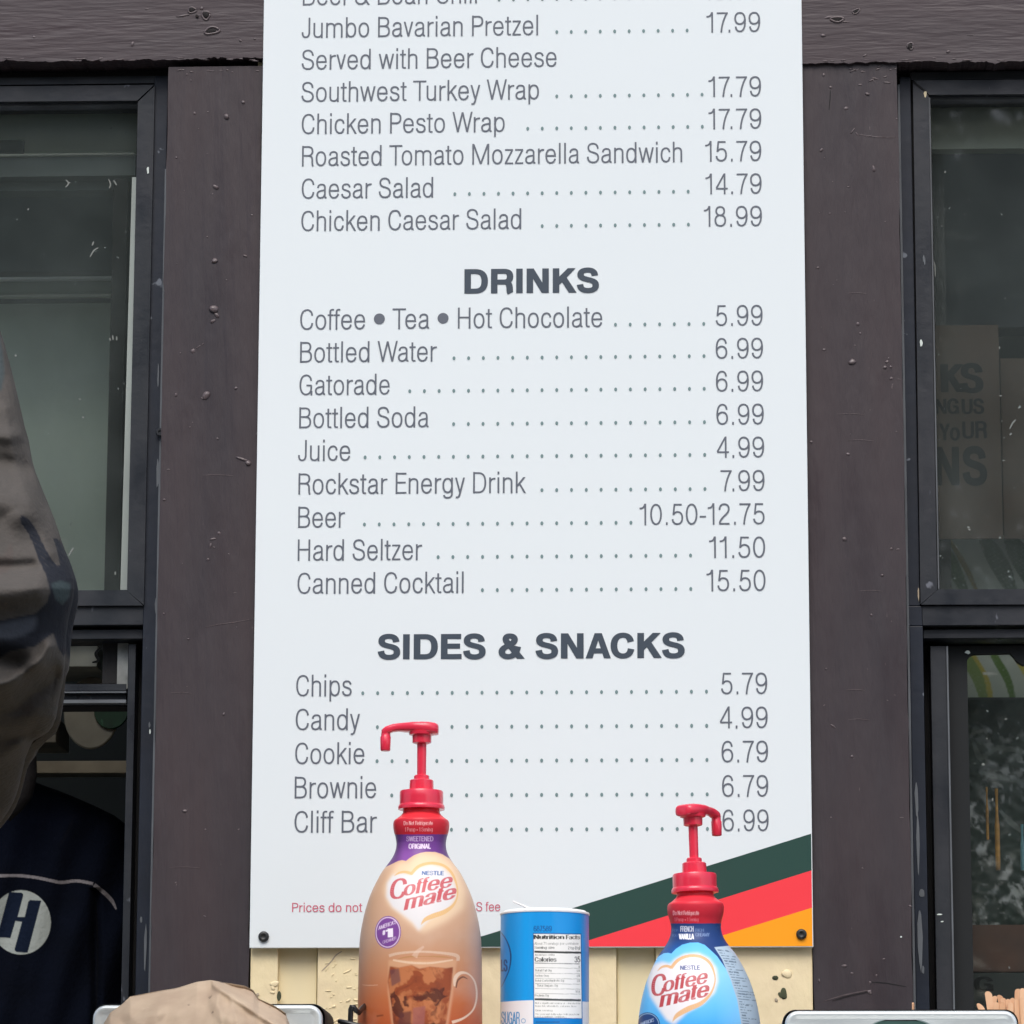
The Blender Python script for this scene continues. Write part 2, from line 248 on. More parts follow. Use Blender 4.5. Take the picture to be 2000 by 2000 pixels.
LG = {  # char: (lsb, width, rsb, path)
'n': (7, 46, 6.5, 'M 5 0 L 5 74 '+ARCH), 'h': (7, 46, 6.5, 'M 5 0 L 5 100 '+ARCH),
'm': (7, 80, 6.5, 'M 5 0 L 5 74 M 5 53 C 6 63 13 69.5 23 69.5 C 34 69.5 40 63 40 51 L 40 0 M 40 53 C 41 63 48 69.5 58 69.5 C 69 69.5 75 63 75 51 L 75 0'),
'u': (6.5, 46, 7, 'M 5 74 L 5 22 C 5 11 11 4.5 22 4.5 C 33 4.5 41 12 41 23 M 41 74 L 41 0'),
'r': (7, 30, 1, 'M 5 0 L 5 74 M 5 47 C 6 62 15 69.5 30 68'),
'o': (4.5, 52, 4.5, ell(26, 37, 21, 32.5)), 'e': (4.5, 52, 4.5, 'M 6 38.5 L 46.5 38.5 C 46.5 59 39 69.5 26.5 69.5 C 13 69.5 5 58 5 37 C 5 16 13 4.5 26.5 4.5 C 37 4.5 44 12 46.5 24'),
'c': (4.5, 48, 3, 'M 43 50 C 41.5 62 36 69.5 26 69.5 C 13 69.5 5 58 5 37 C 5 16 13 4.5 26 4.5 C 36 4.5 42 12 43.5 26'),
'a': (4.5, 52, 2, 'M 8 53 C 9 64 15 69.5 25 69.5 C 36 69.5 41.5 64 41.5 53 L 41.5 14 C 41.5 7 44 4.5 50 5 M 41.5 44 C 38 40 31 40.5 22 38.5 C 11 36 5 31 5 20.5 C 5 10.5 11.5 4.5 21 4.5 C 32 4.5 41.5 13 41.5 27'),
'b': (7, 51, 4.5, 'M 5 0 L 5 100 M 5.5 37 C 5.5 58 14 69.5 26 69.5 C 39 69.5 46 58 46 37 C 46 16 39 4.5 26 4.5 C 14 4.5 5.5 16 5.5 37'),
'p': (7, 51, 4.5, 'M 5 -23 L 5 74 M 5.5 37 C 5.5 58 14 69.5 26 69.5 C 39 69.5 46 58 46 37 C 46 16 39 4.5 26 4.5 C 14 4.5 5.5 16 5.5 37'),
'd': (4.5, 51, 7, 'M 46 0 L 46 100 M 45.5 37 C 45.5 58 37 69.5 25 69.5 C 12 69.5 5 58 5 37 C 5 16 12 4.5 25 4.5 C 37 4.5 45.5 16 45.5 37'),
'g': (4.5, 50, 7, 'M 45 74 L 45 0 C 45 -12 38 -19.5 25 -19.5 C 15 -19.5 9 -15 8 -7 M 44.5 38 C 44.5 58 37 69.5 25 69.5 C 12 69.5 5 58 5 38 C 5 17 12 5.5 25 5.5 C 37 5.5 44.5 17 44.5 38'),
's': (3.5, 47, 3.5, 'M 41 54 C 40 64 34 69.5 24 69.5 C 14 69.5 7.5 64 7.5 54.5 C 7.5 45 15 42.5 24 40 C 35 37 42.5 33 42.5 21 C 42.5 11 35 4.5 25 4.5 C 13 4.5 6 11 5 23'),
't': (1, 28, 2, 'M 13 92 L 13 14 C 13 7 16 4.5 22 4.5 L 28 5 M 0 69.5 L 28 69.5'),
'f': (1, 28, 0, 'M 12 0 L 12 84 C 12 93 16 96 23 96 L 29 95 M 0 69.5 L 27 69.5'),
'i': (7.5, 10, 7.5, 'M 5 0 L 5 74 M 5 88 L 5 101'), 'l': (7.5, 10, 7.5, 'M 5 0 L 5 100'),
'k': (7, 45, 1, 'M 5 0 L 5 100 M 40 74 L 6 31 M 17 45 L 43 0'),
'v': (1, 46, 1, 'M 5 74 L 23 2 M 41 74 L 23 2'), 'y': (1, 46, 1, 'M 5 74 L 24 3 M 42 74 L 22 -6 C 19 -16 15 -19.5 5 -18'),
'w': (1, 74, 1, 'M 5 74 L 21 2 M 37 73 L 21 2 M 37 73 L 53 2 M 69 74 L 53 2'),
'z': (2.5, 43, 2.5, 'M 3 69.5 L 41 69.5 M 38 68 L 6 6 M 2 4.5 L 42 4.5'), 'x': (1, 44, 1, 'M 5 74 L 39 0 M 39 74 L 5 0'),
'j': (4, 14, 7, 'M 9 74 L 9 -10 C 9 -18 5 -20 0 -19 M 9 88 L 9 101'), 'q': (4.5, 51, 7, 'M 46 -23 L 46 74 M 45.5 37 C 45.5 58 37 69.5 25 69.5 C 12 69.5 5 58 5 37 C 5 16 12 4.5 25 4.5 C 37 4.5 45.5 16 45.5 37'),
'J': (2, 42, 7, 'M 37 100 L 37 28 C 37 13 31 4.5 20.5 4.5 C 10 4.5 5 11 5 29'),
'B': (8, 58, 4, 'M 5 0 L 5 100 M 5 95 L 28 95 C 42 95 49 88 49 75 C 49 62 42 54 28 54 L 5 54 M 28 54 C 45 54 53 45 53 30 C 53 13 45 5 28 5 L 5 5'),
'P': (8, 55, 2, 'M 5 0 L 5 100 M 5 95 L 28 95 C 42 95 50 87 50 72 C 50 57 42 49 28 49 L 5 49'),
'R': (8, 58, 3, 'M 5 0 L 5 100 M 5 95 L 29 95 C 43 95 51 88 51 74 C 51 60 43 52 29 52 L 5 52 M 29 52 C 43 52 49 46 50 33 C 50.5 18 50 8 54 0'),
'D': (8, 62, 4.5, 'M 5 0 L 5 100 M 5 95 L 26 95 C 47 95 57 79 57 50 C 57 21 47 5 26 5 L 5 5'),
'E': (8, 50, 3, 'M 5 0 L 5 100 M 5 95 L 50 95 M 5 53 L 47 53 M 5 5 L 51 5'), 'L': (8, 46, 2, 'M 5 0 L 5 100 M 5 5 L 46 5'), 'F': (8, 48, 1, 'M 5 0 L 5 100 M 5 95 L 49 95 M 5 53 L 45 53'),
'I': (8, 10, 8, 'M 5 0 L 5 100'), 'U': (7, 58, 7, 'M 5 100 L 5 32 C 5 14 13 4.5 29 4.5 C 45 4.5 53 14 53 32 L 53 100'), 'A': (1, 62, 1, 'M 5 0 L 31 98 M 57 0 L 31 98 M 14 32 L 48 32'),
'C': (4.5, 62, 4, 'M 56.5 68 C 55 86 46 95.5 33 95.5 C 14 95.5 5 77 5 50 C 5 23 14 4.5 33 4.5 C 47 4.5 56 15 57 33'),
'G': (4.5, 64, 6, 'M 57 69 C 55 86 46 95.5 33 95.5 C 14 95.5 5 77 5 50 C 5 23 14 4.5 32 4.5 C 46 4.5 57 14 57.5 34 L 57.5 47 M 34 47 L 59 47 M 59 0 L 59 22'),
'S': (4, 60, 4, 'M 53 70 C 52 87 43 95.5 30 95.5 C 16 95.5 8 88 8 75 C 8 60 19 56 30 53 C 45 49 55 43 55 27 C 55 12 45 4.5 31 4.5 C 15 4.5 6 13 5 32'),
'T': (1, 62, 1, 'M 0 95 L 62 95 M 31 0 L 31 95'), 'H': (8, 60, 8, 'M 5 0 L 5 100 M 55 0 L 55 100 M 5 53 L 55 53'), 'N': (8, 60, 8, 'M 5 0 L 5 100 M 55 0 L 55 100 M 7 98 L 53 2'),
'V': (1, 58, 1, 'M 5 100 L 29 2 M 53 100 L 29 2'), 'O': (4.5, 66, 4.5, ell(33, 50, 28, 45.5)), 'K': (8, 58, 1, 'M 5 0 L 5 100 M 52 100 L 6 42 M 22 60 L 55 0'),
'M': (8, 82, 8, 'M 5 0 L 5 100 M 77 0 L 77 100 M 7 98 L 41 3 M 75 98 L 41 3'), 'Y': (1, 56, 1, 'M 5 100 L 28 42 M 51 100 L 28 42 L 28 0'),
'W': (1, 96, 1, 'M 5 100 L 26 2 M 48 98 L 26 2 M 48 98 L 70 2 M 91 100 L 70 2'),
'0': (5.5, 57, 5.5, ell(28.5, 50, 23.5, 45.5, .6)), '1': (5, 32, 12, 'M 27 0 L 27 100 M 0 78 C 14 78 23 83 25.5 99'),
'2': (5.5, 56, 5.5, 'M 6 69 C 6 86 14 95.5 28.5 95.5 C 42 95.5 50 87 50 73 C 50 48 10 36 6 6 M 4 4.5 L 53 4.5'),
'3': (5.5, 56, 5.5, 'M 6 72 C 8 88 15 95.5 28 95.5 C 41 95.5 48 88 48 76 C 48 61 40 54 24 54 M 24 54 C 42 54 51 46 51 30 C 51 14 42 4.5 28 4.5 C 14 4.5 6 13 5 29'),
'4': (5, 58, 4, 'M 43 0 L 43 100 M 42 98 L 4 30 M 2 27 L 58 27'),
'5': (5.5, 56, 5.5, 'M 49 95 L 14 95 L 9 47 M 9.5 48 C 14 57 20 61 29 61 C 43 61 51 50 51 33 C 51 15 42 4.5 28 4.5 C 14 4.5 6 13 5 27'),
'6': (5.5, 57, 5.5, 'M 50 72 C 48 88 41 95.5 29.5 95.5 C 13 95.5 5 76 5 46 C 5 18 13 4.5 29 4.5 C 43 4.5 52 15 52 32 C 52 49 43 59 30 59 C 17 59 7 50 5.5 34'),
'7': (4, 55, 4, 'M 1 95 L 54 95 M 50 94 C 38 76 25 42 22 0'),
'8': (5.5, 57, 5.5, ell(28.5, 75.5, 19, 20)+' '+ell(28.5, 30, 23.5, 25.5)),
'9': (5.5, 57, 5.5, 'M 7 28 C 9 12 16 4.5 27.5 4.5 C 44 4.5 52 24 52 54 C 52 82 44 95.5 28 95.5 C 14 95.5 5 85 5 68 C 5 51 14 41 27 41 C 40 41 50 50 51.5 66'),
'.': (11, 12, 11, 'M 6 0 L 6 13'), ',': (9, 12, 9, 'M 7 12 L 4 -12'), "'": (5, 8, 5, 'M 4 74 L 4 100'), '=': (6, 44, 6, 'M 0 48 L 44 48 M 0 28 L 44 28'), '#': (4, 56, 4, 'M 18 0 L 26 100 M 36 0 L 44 100 M 2 66 L 56 66 M 0 34 L 54 34'),
'-': (4, 30, 4, 'M 0 38 L 30 38'), '%': (4, 70, 4, ell(15, 75, 11, 20)+' '+ell(55, 25, 11, 20)+' M 58 100 L 12 0'), '*': (4, 24, 4, 'M 12 100 L 12 70 M 0 92 L 24 78 M 24 92 L 0 78'), '/': (1, 36, 1, 'M 0 0 L 36 100'),
'&': (5, 68, 3, 'M 66 0 L 20 66 C 15 74 13 79 13 84 C 13 92 19 95.5 27 95.5 C 36 95.5 42 91 42 83 C 42 73 35 67 25 60 C 12 51 5 43 5 27 C 5 13 14 4.5 28 4.5 C 44 4.5 57 20 59 49'),
'(': (5, 22, 2, 'M 20 108 C 0 80 0 20 20 -14'), ')': (2, 22, 5, 'M 2 108 C 22 80 22 20 2 -14'),
' ': (0, 28, 0, '')}
BG = {
'D': (8, 94, 4, 'M 13 0 L 13 100 M 13 90 L 44 90 C 68 90 81 77 81 50 C 81 23 68 10 44 10 L 13 10', []),
'R': (8, 90, 3, 'M 13 0 L 13 100 M 13 90 L 52 90 C 68 90 76 83 76 68 C 76 54 68 46 52 46 L 13 46 M 48 46 C 68 46 73 38 74.5 22 C 75 12 75 5 78 0', []),
'I': (8, 25.5, 8, 'M 12.7 0 L 12.7 100', []),
'N': (8, 88, 8, 'M 12.7 0 L 12.7 100 M 75.3 0 L 75.3 100', [[(1, 100), (28, 100), (87, 0), (60, 0)]]),
'K': (8, 95, 0, 'M 13 0 L 13 100', [[(25, 65), (60, 100), (91, 100), (55, 62), (95, 0), (64, 0), (37, 43), (25, 31)]]),
'S': (4, 87, 4, 'M 71.5 69 C 71 85 60 92 43 92 C 25 92 15 85 15 73 C 15 60 28 57 43 53 C 61 49 75 45 75 29 C 75 14 62 8 44 8 C 25 8 14 16 12.5 33', []),
'E': (8, 80, 3, 'M 13 0 L 13 100 M 24 90 L 79 90 M 24 51.5 L 75 51.5 M 24 10 L 81 10', []),
'A': (0, 98, 0, 'M 31 29.5 L 68 29.5', [[(0, 0), (27, 0), (49, 71), (49, 100), (35, 100)], [(98, 0), (71, 0), (49, 71), (49, 100), (63, 100)]]),
'C': (4, 93, 3, 'M 78.5 65 C 75 83 64 91.5 48 91.5 C 26 91.5 13 75 13 50 C 13 25 26 8.5 48 8.5 C 65 8.5 77 18 79.5 37', []),
'&': (4, 95, 0, 'M 86 0 L 31 68 C 24 78 27 91 42 91 C 54 91 61 85 61 76 C 61 63 45 57 30 49 C 18 42 12 37 12 27 C 12 16 22 8.5 37 8.5 C 58 8.5 70 25 74 49', []),
' ': (0, 44, 0, '', [])}
KERN = {'Te': -9, 'To': -9, 'Tu': -7, 'Wa': -6, 'Wr': -4, '7.': -15, 'P.': -8, 'ra': -1, 'rg': -1, 'rr': 0, 'rd': -1, 'ry': 0, 'AC': -5, 'KS': -3}
_PC = {}
def glyph(ch, bold=False):
    k = (ch, bold)
    if k not in _PC:
        g = (BG if bold else LG)[ch]; _PC[k] = (parse(g[3]), g[4] if bold else [])
    return _PC[k]
def stroke(st, wv, wh):                        # polyline -> ribbon quads; width depends on direction like a nib
    p = st['p']; n = len(p); Lf, Rt = [], []
    closed = n > 3 and np.allclose(p[0], p[-1])
    for i in range(n):
        if closed and i in (0, n-1): a, b = p[n-2], p[1]
        else: a, b = p[max(i-1, 0)], p[min(i+1, n-1)]
        t1 = p[i]-a; t2 = b-p[i]
        l1, l2 = np.linalg.norm(t1), np.linalg.norm(t2)
        if i == 0 and not closed: t1 = t2; l1 = l2
        if i == n-1 and not closed: t2 = t1; l2 = l1
        t1 = t1/l1; t2 = t2/l2; t = t1+t2; t = t/np.linalg.norm(t)
        nn = np.array((-t[1], t[0])); c = max(.5, abs(float(t@t1)))
        wd = math.hypot(wv*t[1], wh*t[0])/2/c
        end = (i == 0 and st['l0']) or (i == n-1 and st['l1'])
        if end and not closed and abs(t[1]) > .5 and abs(t[0]) > .04:     # flat cut on cap line and baseline
            s = -1.0 if t[1] > 0 else 1.0; nn = np.array((s, 0.0)); wd = wd/abs(t[1])
        Lf.append(p[i]+nn*wd); Rt.append(p[i]-nn*wd)
    return Lf, Rt
def layout(text, bold=False, track=0, wv=10, wh=9.2, bull=True):
    """-> list of pieces (list of polygons) in units of cap height/100, and total width"""
    x = 0; out = []; prev = None; first = None; last = 0
    T = BG if bold else LG
    for ch in text:
        if ch == '•':
            r = 25.5; x += 30-r+2; out.append([[(x+r+r*math.cos(a*math.pi/12), 50+r*math.sin(a*math.pi/12)) for a in range(24)]]); x += 2*r+6; prev = ch; last = x-6
            continue
        g = T[ch]
        if prev: x += KERN.get(prev+ch, 0)+track
        x += g[0] if first is not None or ch == ' ' else 0
        if first is None: first = x
        strokes, polys = glyph(ch, bold)
        for st in strokes:
            Lf, Rt = stroke(st, wv, wh); q = []
            for i in range(len(Lf)-1): q.append([tuple(Lf[i]+(x, 0)), tuple(Rt[i]+(x, 0)), tuple(Rt[i+1]+(x, 0)), tuple(Lf[i+1]+(x, 0))])
            out.append(q)
        for pl in polys: out.append([[(a+x, b) for a, b in pl]])
        x += g[1]; last = x; x += g[2]; prev = ch
    return out, last
# ---------------------------------------------------------------- painter used for printed labels (flat print turned into surface colour)
class Canvas:
    def __init__(s, x0, y0, x1, y1, ss=2, bgc=(255, 255, 255)):
        s.x0, s.y0, s.ss = x0, y0, ss; s.w = int((x1-x0)*ss); s.h = int((y1-y0)*ss)
        s.a = np.zeros((s.h, s.w, 3)); s.a[:] = lin(bgc)
        gx, gy = np.meshgrid(np.arange(s.w), np.arange(s.h)); s.X = x0+(gx+.5)/ss; s.Y = y0+(gy+.5)/ss
    def mask(s, polys, aa=3):
        m = np.zeros((s.h, s.w))
        for pl in polys:
            pl = np.array(pl, float); 
            ix0 = max(0, int((pl[:, 0].min()-s.x0)*s.ss)-1); ix1 = min(s.w, int((pl[:, 0].max()-s.x0)*s.ss)+2)
            iy0 = max(0, int((pl[:, 1].min()-s.y0)*s.ss)-1); iy1 = min(s.h, int((pl[:, 1].max()-s.y0)*s.ss)+2)
            if ix1 <= ix0 or iy1 <= iy0: continue
            xs = s.x0+(np.arange(ix0*aa, ix1*aa)+.5)/(s.ss*aa); ys = s.y0+(np.arange(iy0*aa, iy1*aa)+.5)/(s.ss*aa)
            gx, gy = np.meshgrid(xs, ys); ins = np.zeros(gx.shape, bool); n = len(pl)
            for i in range(n):
                x1, y1 = pl[i]; x2, y2 = pl[(i+1) % n]
                if y1 == y2: continue
                c = ((y1 > gy) != (y2 > gy)) & (gx < (x2-x1)*(gy-y1)/(y2-y1)+x1); ins ^= c
            v = ins.reshape(iy1-iy0, aa, ix1-ix0, aa).mean((1, 3)); sub = m[iy0:iy1, ix0:ix1]; np.maximum(sub, v, out=sub)
        return m
    def blur(s, m, r):
        k = max(1, int(r*s.ss)); ker = np.ones(2*k+1)/(2*k+1)
        for _ in range(2):
            m = np.apply_along_axis(lambda v: np.convolve(np.pad(v, k, 'edge'), ker, 'valid'), 0, m)
            m = np.apply_along_axis(lambda v: np.convolve(np.pad(v, k, 'edge'), ker, 'valid'), 1, m)
        return m
    def put(s, m, c, al=1.0): m = (m*al)[..., None]; s.a = s.a*(1-m)+np.array(lin(c))*m
    def poly(s, pl, c, al=1.0, blur=0):
        m = s.mask([pl])
        if blur: m = s.blur(m, blur)
        s.put(m, c, al)
    def ribbon(s, pts, ws, c, al=1, k=6):
        pw = smoothpts([(x, y, w_) for (x, y), w_ in zip(pts, ws)], k); q = []
        L_, R_ = [], []
        for i, p in enumerate(pw):
            t = pw[min(i+1, len(pw)-1)][:2]-pw[max(i-1, 0)][:2]; t = t/(np.linalg.norm(t)+1e-9); n = np.array((-t[1], t[0]))*p[2]/2
            L_.append(p[:2]+n); R_.append(p[:2]-n)
        for i in range(len(pw)-1): q.append([L_[i], R_[i], R_[i+1], L_[i+1]])
        s.put(s.mask(q), c, al)
    def text(s, t, x, y, x1, cap, c, slope=0, shear=0, wv=12, wh=10, bold=False, al=1, stretch=1):
        pcs, W = layout(t, bold, wv=wv, wh=wh); sx = (x1-x)/W; sy = cap/100; q = []
        for pc in pcs:
            for pl in pc: q.append([(x+(a+b*shear)*sx, y+(a*sx)*slope-b*sy) for a, b in pl])
        s.put(s.mask(q), c, al)
    def noise(s, sc, seed, stretch=1.0, warp=0):
        X_, Y_ = s.X, s.Y
        if warp: X_ = s.X+warp*(s.noise(sc*1.3, seed+100)-.5); Y_ = s.Y+warp*(s.noise(sc*1.1, seed+200)-.5)
        X_ = X_-s.x0+60; Y_ = Y_-s.y0+60; r = np.random.RandomState(seed); o = np.zeros((s.h, s.w)); amp = 1; tot = 0
        for k in range(4):
            g = r.rand(int(60*2**k)+3, int(60*2**k)+3); c_, s_ = math.cos(.7+k), math.sin(.7+k); fx = (X_*c_-Y_*s_+700)/sc*2**k; fy = (X_*s_+Y_*c_+700)/(sc*stretch)*2**k
            ix = fx.astype(int) % (g.shape[1]-1); iy = fy.astype(int) % (g.shape[0]-1); tx = fx-np.floor(fx); ty = fy-np.floor(fy)
            tx = tx*tx*(3-2*tx); ty = ty*ty*(3-2*ty)
            o += amp*((g[iy, ix]*(1-tx)+g[iy, ix+1]*tx)*(1-ty)+(g[iy+1, ix]*(1-tx)+g[iy+1, ix+1]*tx)*ty); tot += amp; amp *= .5
        return o/tot
    def sample(s, x, y):
        fx = np.clip((x-s.x0)*s.ss-.5, 0, s.w-1.001); fy = np.clip((y-s.y0)*s.ss-.5, 0, s.h-1.001)
        ix = fx.astype(int); iy = fy.astype(int); tx = (fx-ix)[..., None]; ty = (fy-iy)[..., None]
        ix1 = np.minimum(ix+1, s.w-1); iy1 = np.minimum(iy+1, s.h-1); a = s.a
        return (a[iy, ix]*(1-tx)+a[iy, ix1]*tx)*(1-ty)+(a[iy1, ix]*(1-tx)+a[iy1, ix1]*tx)*ty
def grid_mesh(name, V, cols, mat, parent=None, wrap=False, smooth=True):
    """V: (rows, cols, 3) array; cols: same shape colours"""
    nr, nc = V.shape[:2]; idx = np.arange(nr*nc).reshape(nr, nc)
    a = idx[:-1, :-1].ravel(); b = idx[:-1, 1:].ravel(); c = idx[1:, 1:].ravel(); d_ = idx[1:, :-1].ravel()
    if wrap:
        a = np.r_[a, idx[:-1, -1]]; b = np.r_[b, idx[:-1, 0]]; c = np.r_[c, idx[1:, 0]]; d_ = np.r_[d_, idx[1:, -1]]
    q = np.stack([a, b, c, d_], 1).astype(np.int32); nf = len(q)
    me = bpy.data.meshes.new(name); me.vertices.add(nr*nc); me.vertices.foreach_set('co', V.reshape(-1).astype(np.float32))
    me.loops.add(nf*4); me.loops.foreach_set('vertex_index', q.ravel()); me.polygons.add(nf)
    me.polygons.foreach_set('loop_start', np.arange(0, nf*4, 4, dtype=np.int32))
    me.update(calc_edges=True)
    if cols is not None:
        at = me.color_attributes.new('Col', 'FLOAT_COLOR', 'POINT'); cc = np.ones((nr*nc, 4), np.float32); cc[:, :3] = cols.reshape(-1, 3); at.data.foreach_set('color', cc.ravel())
    return link(name, me, mat, parent, smooth)
# ================================================================ large structure
gr = bmesh.new(); box(gr, -60, -80, -.2, 60, 60, 0); tag(bmo('ground', gr, M['ground']), kind='structure')
YP = .008                                       # front of the posts (the board's face is Y = 0)
kiosk = empty('kiosk_wall', (0, .1, 0), 'wall of the food kiosk with dark brown painted posts and beams around cream boards', 'wall')
# posts
def flaky_box(name, x0, x1, y0, y1, Y, dep, mat, parent, edges='', amp=.0012, ref=1000, n=90, horiz=False):
    X0, X1 = P(x0, ref, Y)[0], P(x1, ref, Y)[0]; xm = min(max((x0+x1)/2, 0), 2000); Z0, Z1 = P(xm, y1, Y)[1], P(xm, y0, Y)[1]
    r = random.Random(int(x0*7+y0)); v, f = [], []
    js = [[0, 0]]
    for i in range(n+1): js.append([.75*js[-1][q]+r.gauss(0, amp)*.6*(1 if r.random() < .93 else 3) for q in range(2)])
    for i in range(n+1):
        t = i/n; j = js[i+1]
        if horiz: ring = [(X0+(X1-X0)*t, Y, Z1), (X0+(X1-X0)*t, Y, Z0+j[0]), (X0+(X1-X0)*t, Y+dep, Z0+.001), (X0+(X1-X0)*t, Y+dep, Z1)]
        else: ring = [(X0+(j[0] if 'l' in edges else 0), Y, Z0+(Z1-Z0)*t), (X1+(j[1] if 'r' in edges else 0), Y, Z0+(Z1-Z0)*t), (X1-.0005, Y+dep, Z0+(Z1-Z0)*t), (X0+.0005, Y+dep, Z0+(Z1-Z0)*t)]
        v += ring
    for i in range(n):
        for k in range(4): f.append((i*4+k, i*4+(k+1) % 4, i*4+4+(k+1) % 4, i*4+4+k))
    f += [(3, 2, 1, 0), tuple(n*4+k for k in range(4))]
    bm = bmesh.new(); me = bpy.data.meshes.new(name); me.from_pydata(v, [], f); bm.from_mesh(me)
    return bmo(name, bm, mat, parent)
post_l = flaky_box('post', 312, 500.5, 130, 2200, YP, .09, M['post'], kiosk, 'lr', .0004); tag(post_l, 'brown post left of the menu board')
post_r = flaky_box('post', 1577.5, 1767, 124, 2200, YP, .09, M['post'], kiosk, 'lr', .0004); tag(post_r, 'brown post right of the menu board')
beam_l = flaky_box('beam', -700, 503, -420, 120.5, .003, .10, M['beam'], kiosk, '', .0007, horiz=True, n=260)
beam_r = flaky_box('beam', 1575, 2700, -420, 118.5, .003, .10, M['beam'], kiosk, '', .0007, horiz=True, n=260)
tag(beam_l, 'beam over the left window with three knots'); tag(beam_r, 'beam over the right window')
# recess behind the joint under the beams
for a, b in ((-700, 505), (1573, 2700)):
    pbox('joint', a, b, 112, 156, .045, .05, M['gap'], kiosk, xm=min(max((a+b)/2, 200), 1800))
# wall behind the board, siding
for a, b, yf, mt in ((489, 543, .010, 'cream'), (544.2, 619, .019, 'creams'), (620, 765.5, .010, 'cream'), (766.5, 840, .019, 'creams'), (841, 985, .010, 'cream'),
                 (986, 1058.5, .019, 'creams'), (1059.5, 1204, .010, 'cream'), (1205, 1279, .019, 'creams'), (1280.5, 1587, .010, 'cream')):
    pbox('siding_board', a, b, 1740, 2230, yf, .03, M[mt], kiosk, ref=1880, bev=.0015)
pbox('backing', 488, 1588, -420, 2230, .055, .03, M['creams'], kiosk, ref=1880, xm=1000)
pbox('siding_board', 490, 1588, -420, 1738, .020, .03, M['creams'], kiosk, xm=1000)
for i_ in range(9):                              # brush hairlines
    q_ = random.Random(900+i_); x_, y_ = (q_.uniform(1600, 1680), q_.uniform(520, 1500)) if i_ % 3 else (q_.uniform(330, 400), q_.uniform(700, 1700)); HAIR = globals().setdefault('HAIR', []); HAIR.append((x_, y_, q_.uniform(30, 70)))
for a, b in ((-700, 312), (1767, 2700)):         # wall under the windows
    pbox('lower_wall', a, b, 2200, 3050, .02, .08, M['creams'], kiosk, xm=1000)
pbox('lower_wall', 312, 1767, 2231, 3050, .022, .08, M['creams'], kiosk, xm=1000)
pbox('upper_wall', -700, 2700, -1500, -421, .02, .1, M['creams'], kiosk, xm=1000)
# paint lumps, chips and knots on the brown wood
def lump(x, y, r, seed, Y=YP, el=1.0, an=0, mat='blob', name='paint_lump', h=.5):
    X, Z = P(x, y, Y); rr = r/1800; bm = bmesh.new(); bmesh.ops.create_icosphere(bm, subdivisions=2, radius=1)
    q = random.Random(seed)
    k = [(Vector((q.uniform(-1, 1), q.uniform(-1, 1), q.uniform(-1, 1))).normalized(), q.uniform(-.45, .75)) for _ in range(7)]
    ca, sa = math.cos(an), math.sin(an)
    for v in bm.verts:
        s_ = 1+sum(a*max(0, v.co.normalized().dot(dv))**3 for dv, a in k); c = v.co*s_
        x_, z_ = c.x*rr*el, c.z*rr/el**.5
        v.co = Vector((X+x_*ca-z_*sa, Y+c.y*rr*h, Z+x_*sa+z_*ca))
    return bmo(name, bm, M[mat], kiosk, True)
LUMPS = [(475,200,4,1,.6),(442,229,6,1,0),(380,222,3,1.3,-.7),(421,365,5.5,.8,1),(345,308,2,1,0),(420,508,5,1.2,.4),(415,512,2.5,1,0),(492,420,2.5,1,0),(480,500,2.5,1.5,-.5),
 (419,602,8,1.1,.3),(413,606,4,1,1),(423,616,6,.8,.8),(417,626,4,1,0),(377,686,4,.9,-.9),(388,677,2,2.6,.7),(396,672,1.8,2,.8),(402,773,7.5,1.1,.2),(343,772,3,.8,0),(461,758,2.5,1.3,.4),
 (474,897,5,3.0,-.35),(484,905,5,1.2,-.2),(425,857,2.5,1,0),(328,917,1.5,2.5,.1),(321,976,3,1.2,0),(428,1041,3.2,1,0),(416,1052,2.8,2.2,.2),(411,1066,3,.5,0),(406,1093,2.8,1,.5),
 (459,1158,1.4,3.6,0),(320,1198,2,1,0),(437,1394,2,.8,0),(362,1583,2.5,1.3,0),(502,848,2.5,.6,0),
 (1706,330,6,.7,.1),(1609,147,3,1,0),(1622,171,3.4,1.1,0),(1653,212,3,1.4,.3),(1694,184,3.5,1.2,-.6),(1666,254,2.5,3.0,1.0),(1674,262,2,2.5,-1),(1696,266,2,3.2,0),(1604,293,3,1,0),(1621,417,2.5,.8,0),
 (1598,523,2.5,1,0),(1675,633,5,.9,0),(1680,651,2.6,1,0),(1610,683,2.3,1,0),(1665,707,5.6,1.2,.1),(1732,706,3.5,1.2,.5),(1728,717,3,1,0),(1739,716,2.2,1,0),(1741,739,3,1.1,0),(1756,741,1.5,3,-.2),(1584,863,3,1,0),(1656,887,3.4,1,0),
 (1650,1053,4.4,.9,0),(1741,1072,2.6,1,0),(1754,1073,1.8,1.6,0),(1722,1124,2.6,1.2,0),(1702,1201,3,.9,0),(1628,1419,2.2,2.6,-.7),(1664,1477,3.2,1,0),(1762,1597,1.6,2.4,0),(1778,1770,2.2,1.3,0),
 (1649,1887,4,1.4,0),(1664,1901,2.5,1.5,0),(1712,1905,2.6,.8,0),(1699,1920,3,.8,0),(1698,1937,4,1.2,.4),(1600,1916,3,.5,0),(1700,1940,2.3,1,0)]
for i, (x, y, r, el, an) in enumerate(LUMPS): lump(x, y, r*.92, i, YP, el, an)
for i in range(46):                              # small grit
    side = i % 2; x = rng.uniform(335, 480) if side else rng.uniform(1600, 1755); lump(x, rng.uniform(150, 1900), rng.uniform(.9, 1.6), 200+i, YP, rng.uniform(.8, 1.6), rng.uniform(-1, 1))
for i in range(16): lump(rng.uniform(1660, 1755), 128+abs(rng.gauss(0, 26)), rng.uniform(1.2, 2.6), 300+i, YP, rng.uniform(1, 3.2), rng.uniform(-.6, .6))
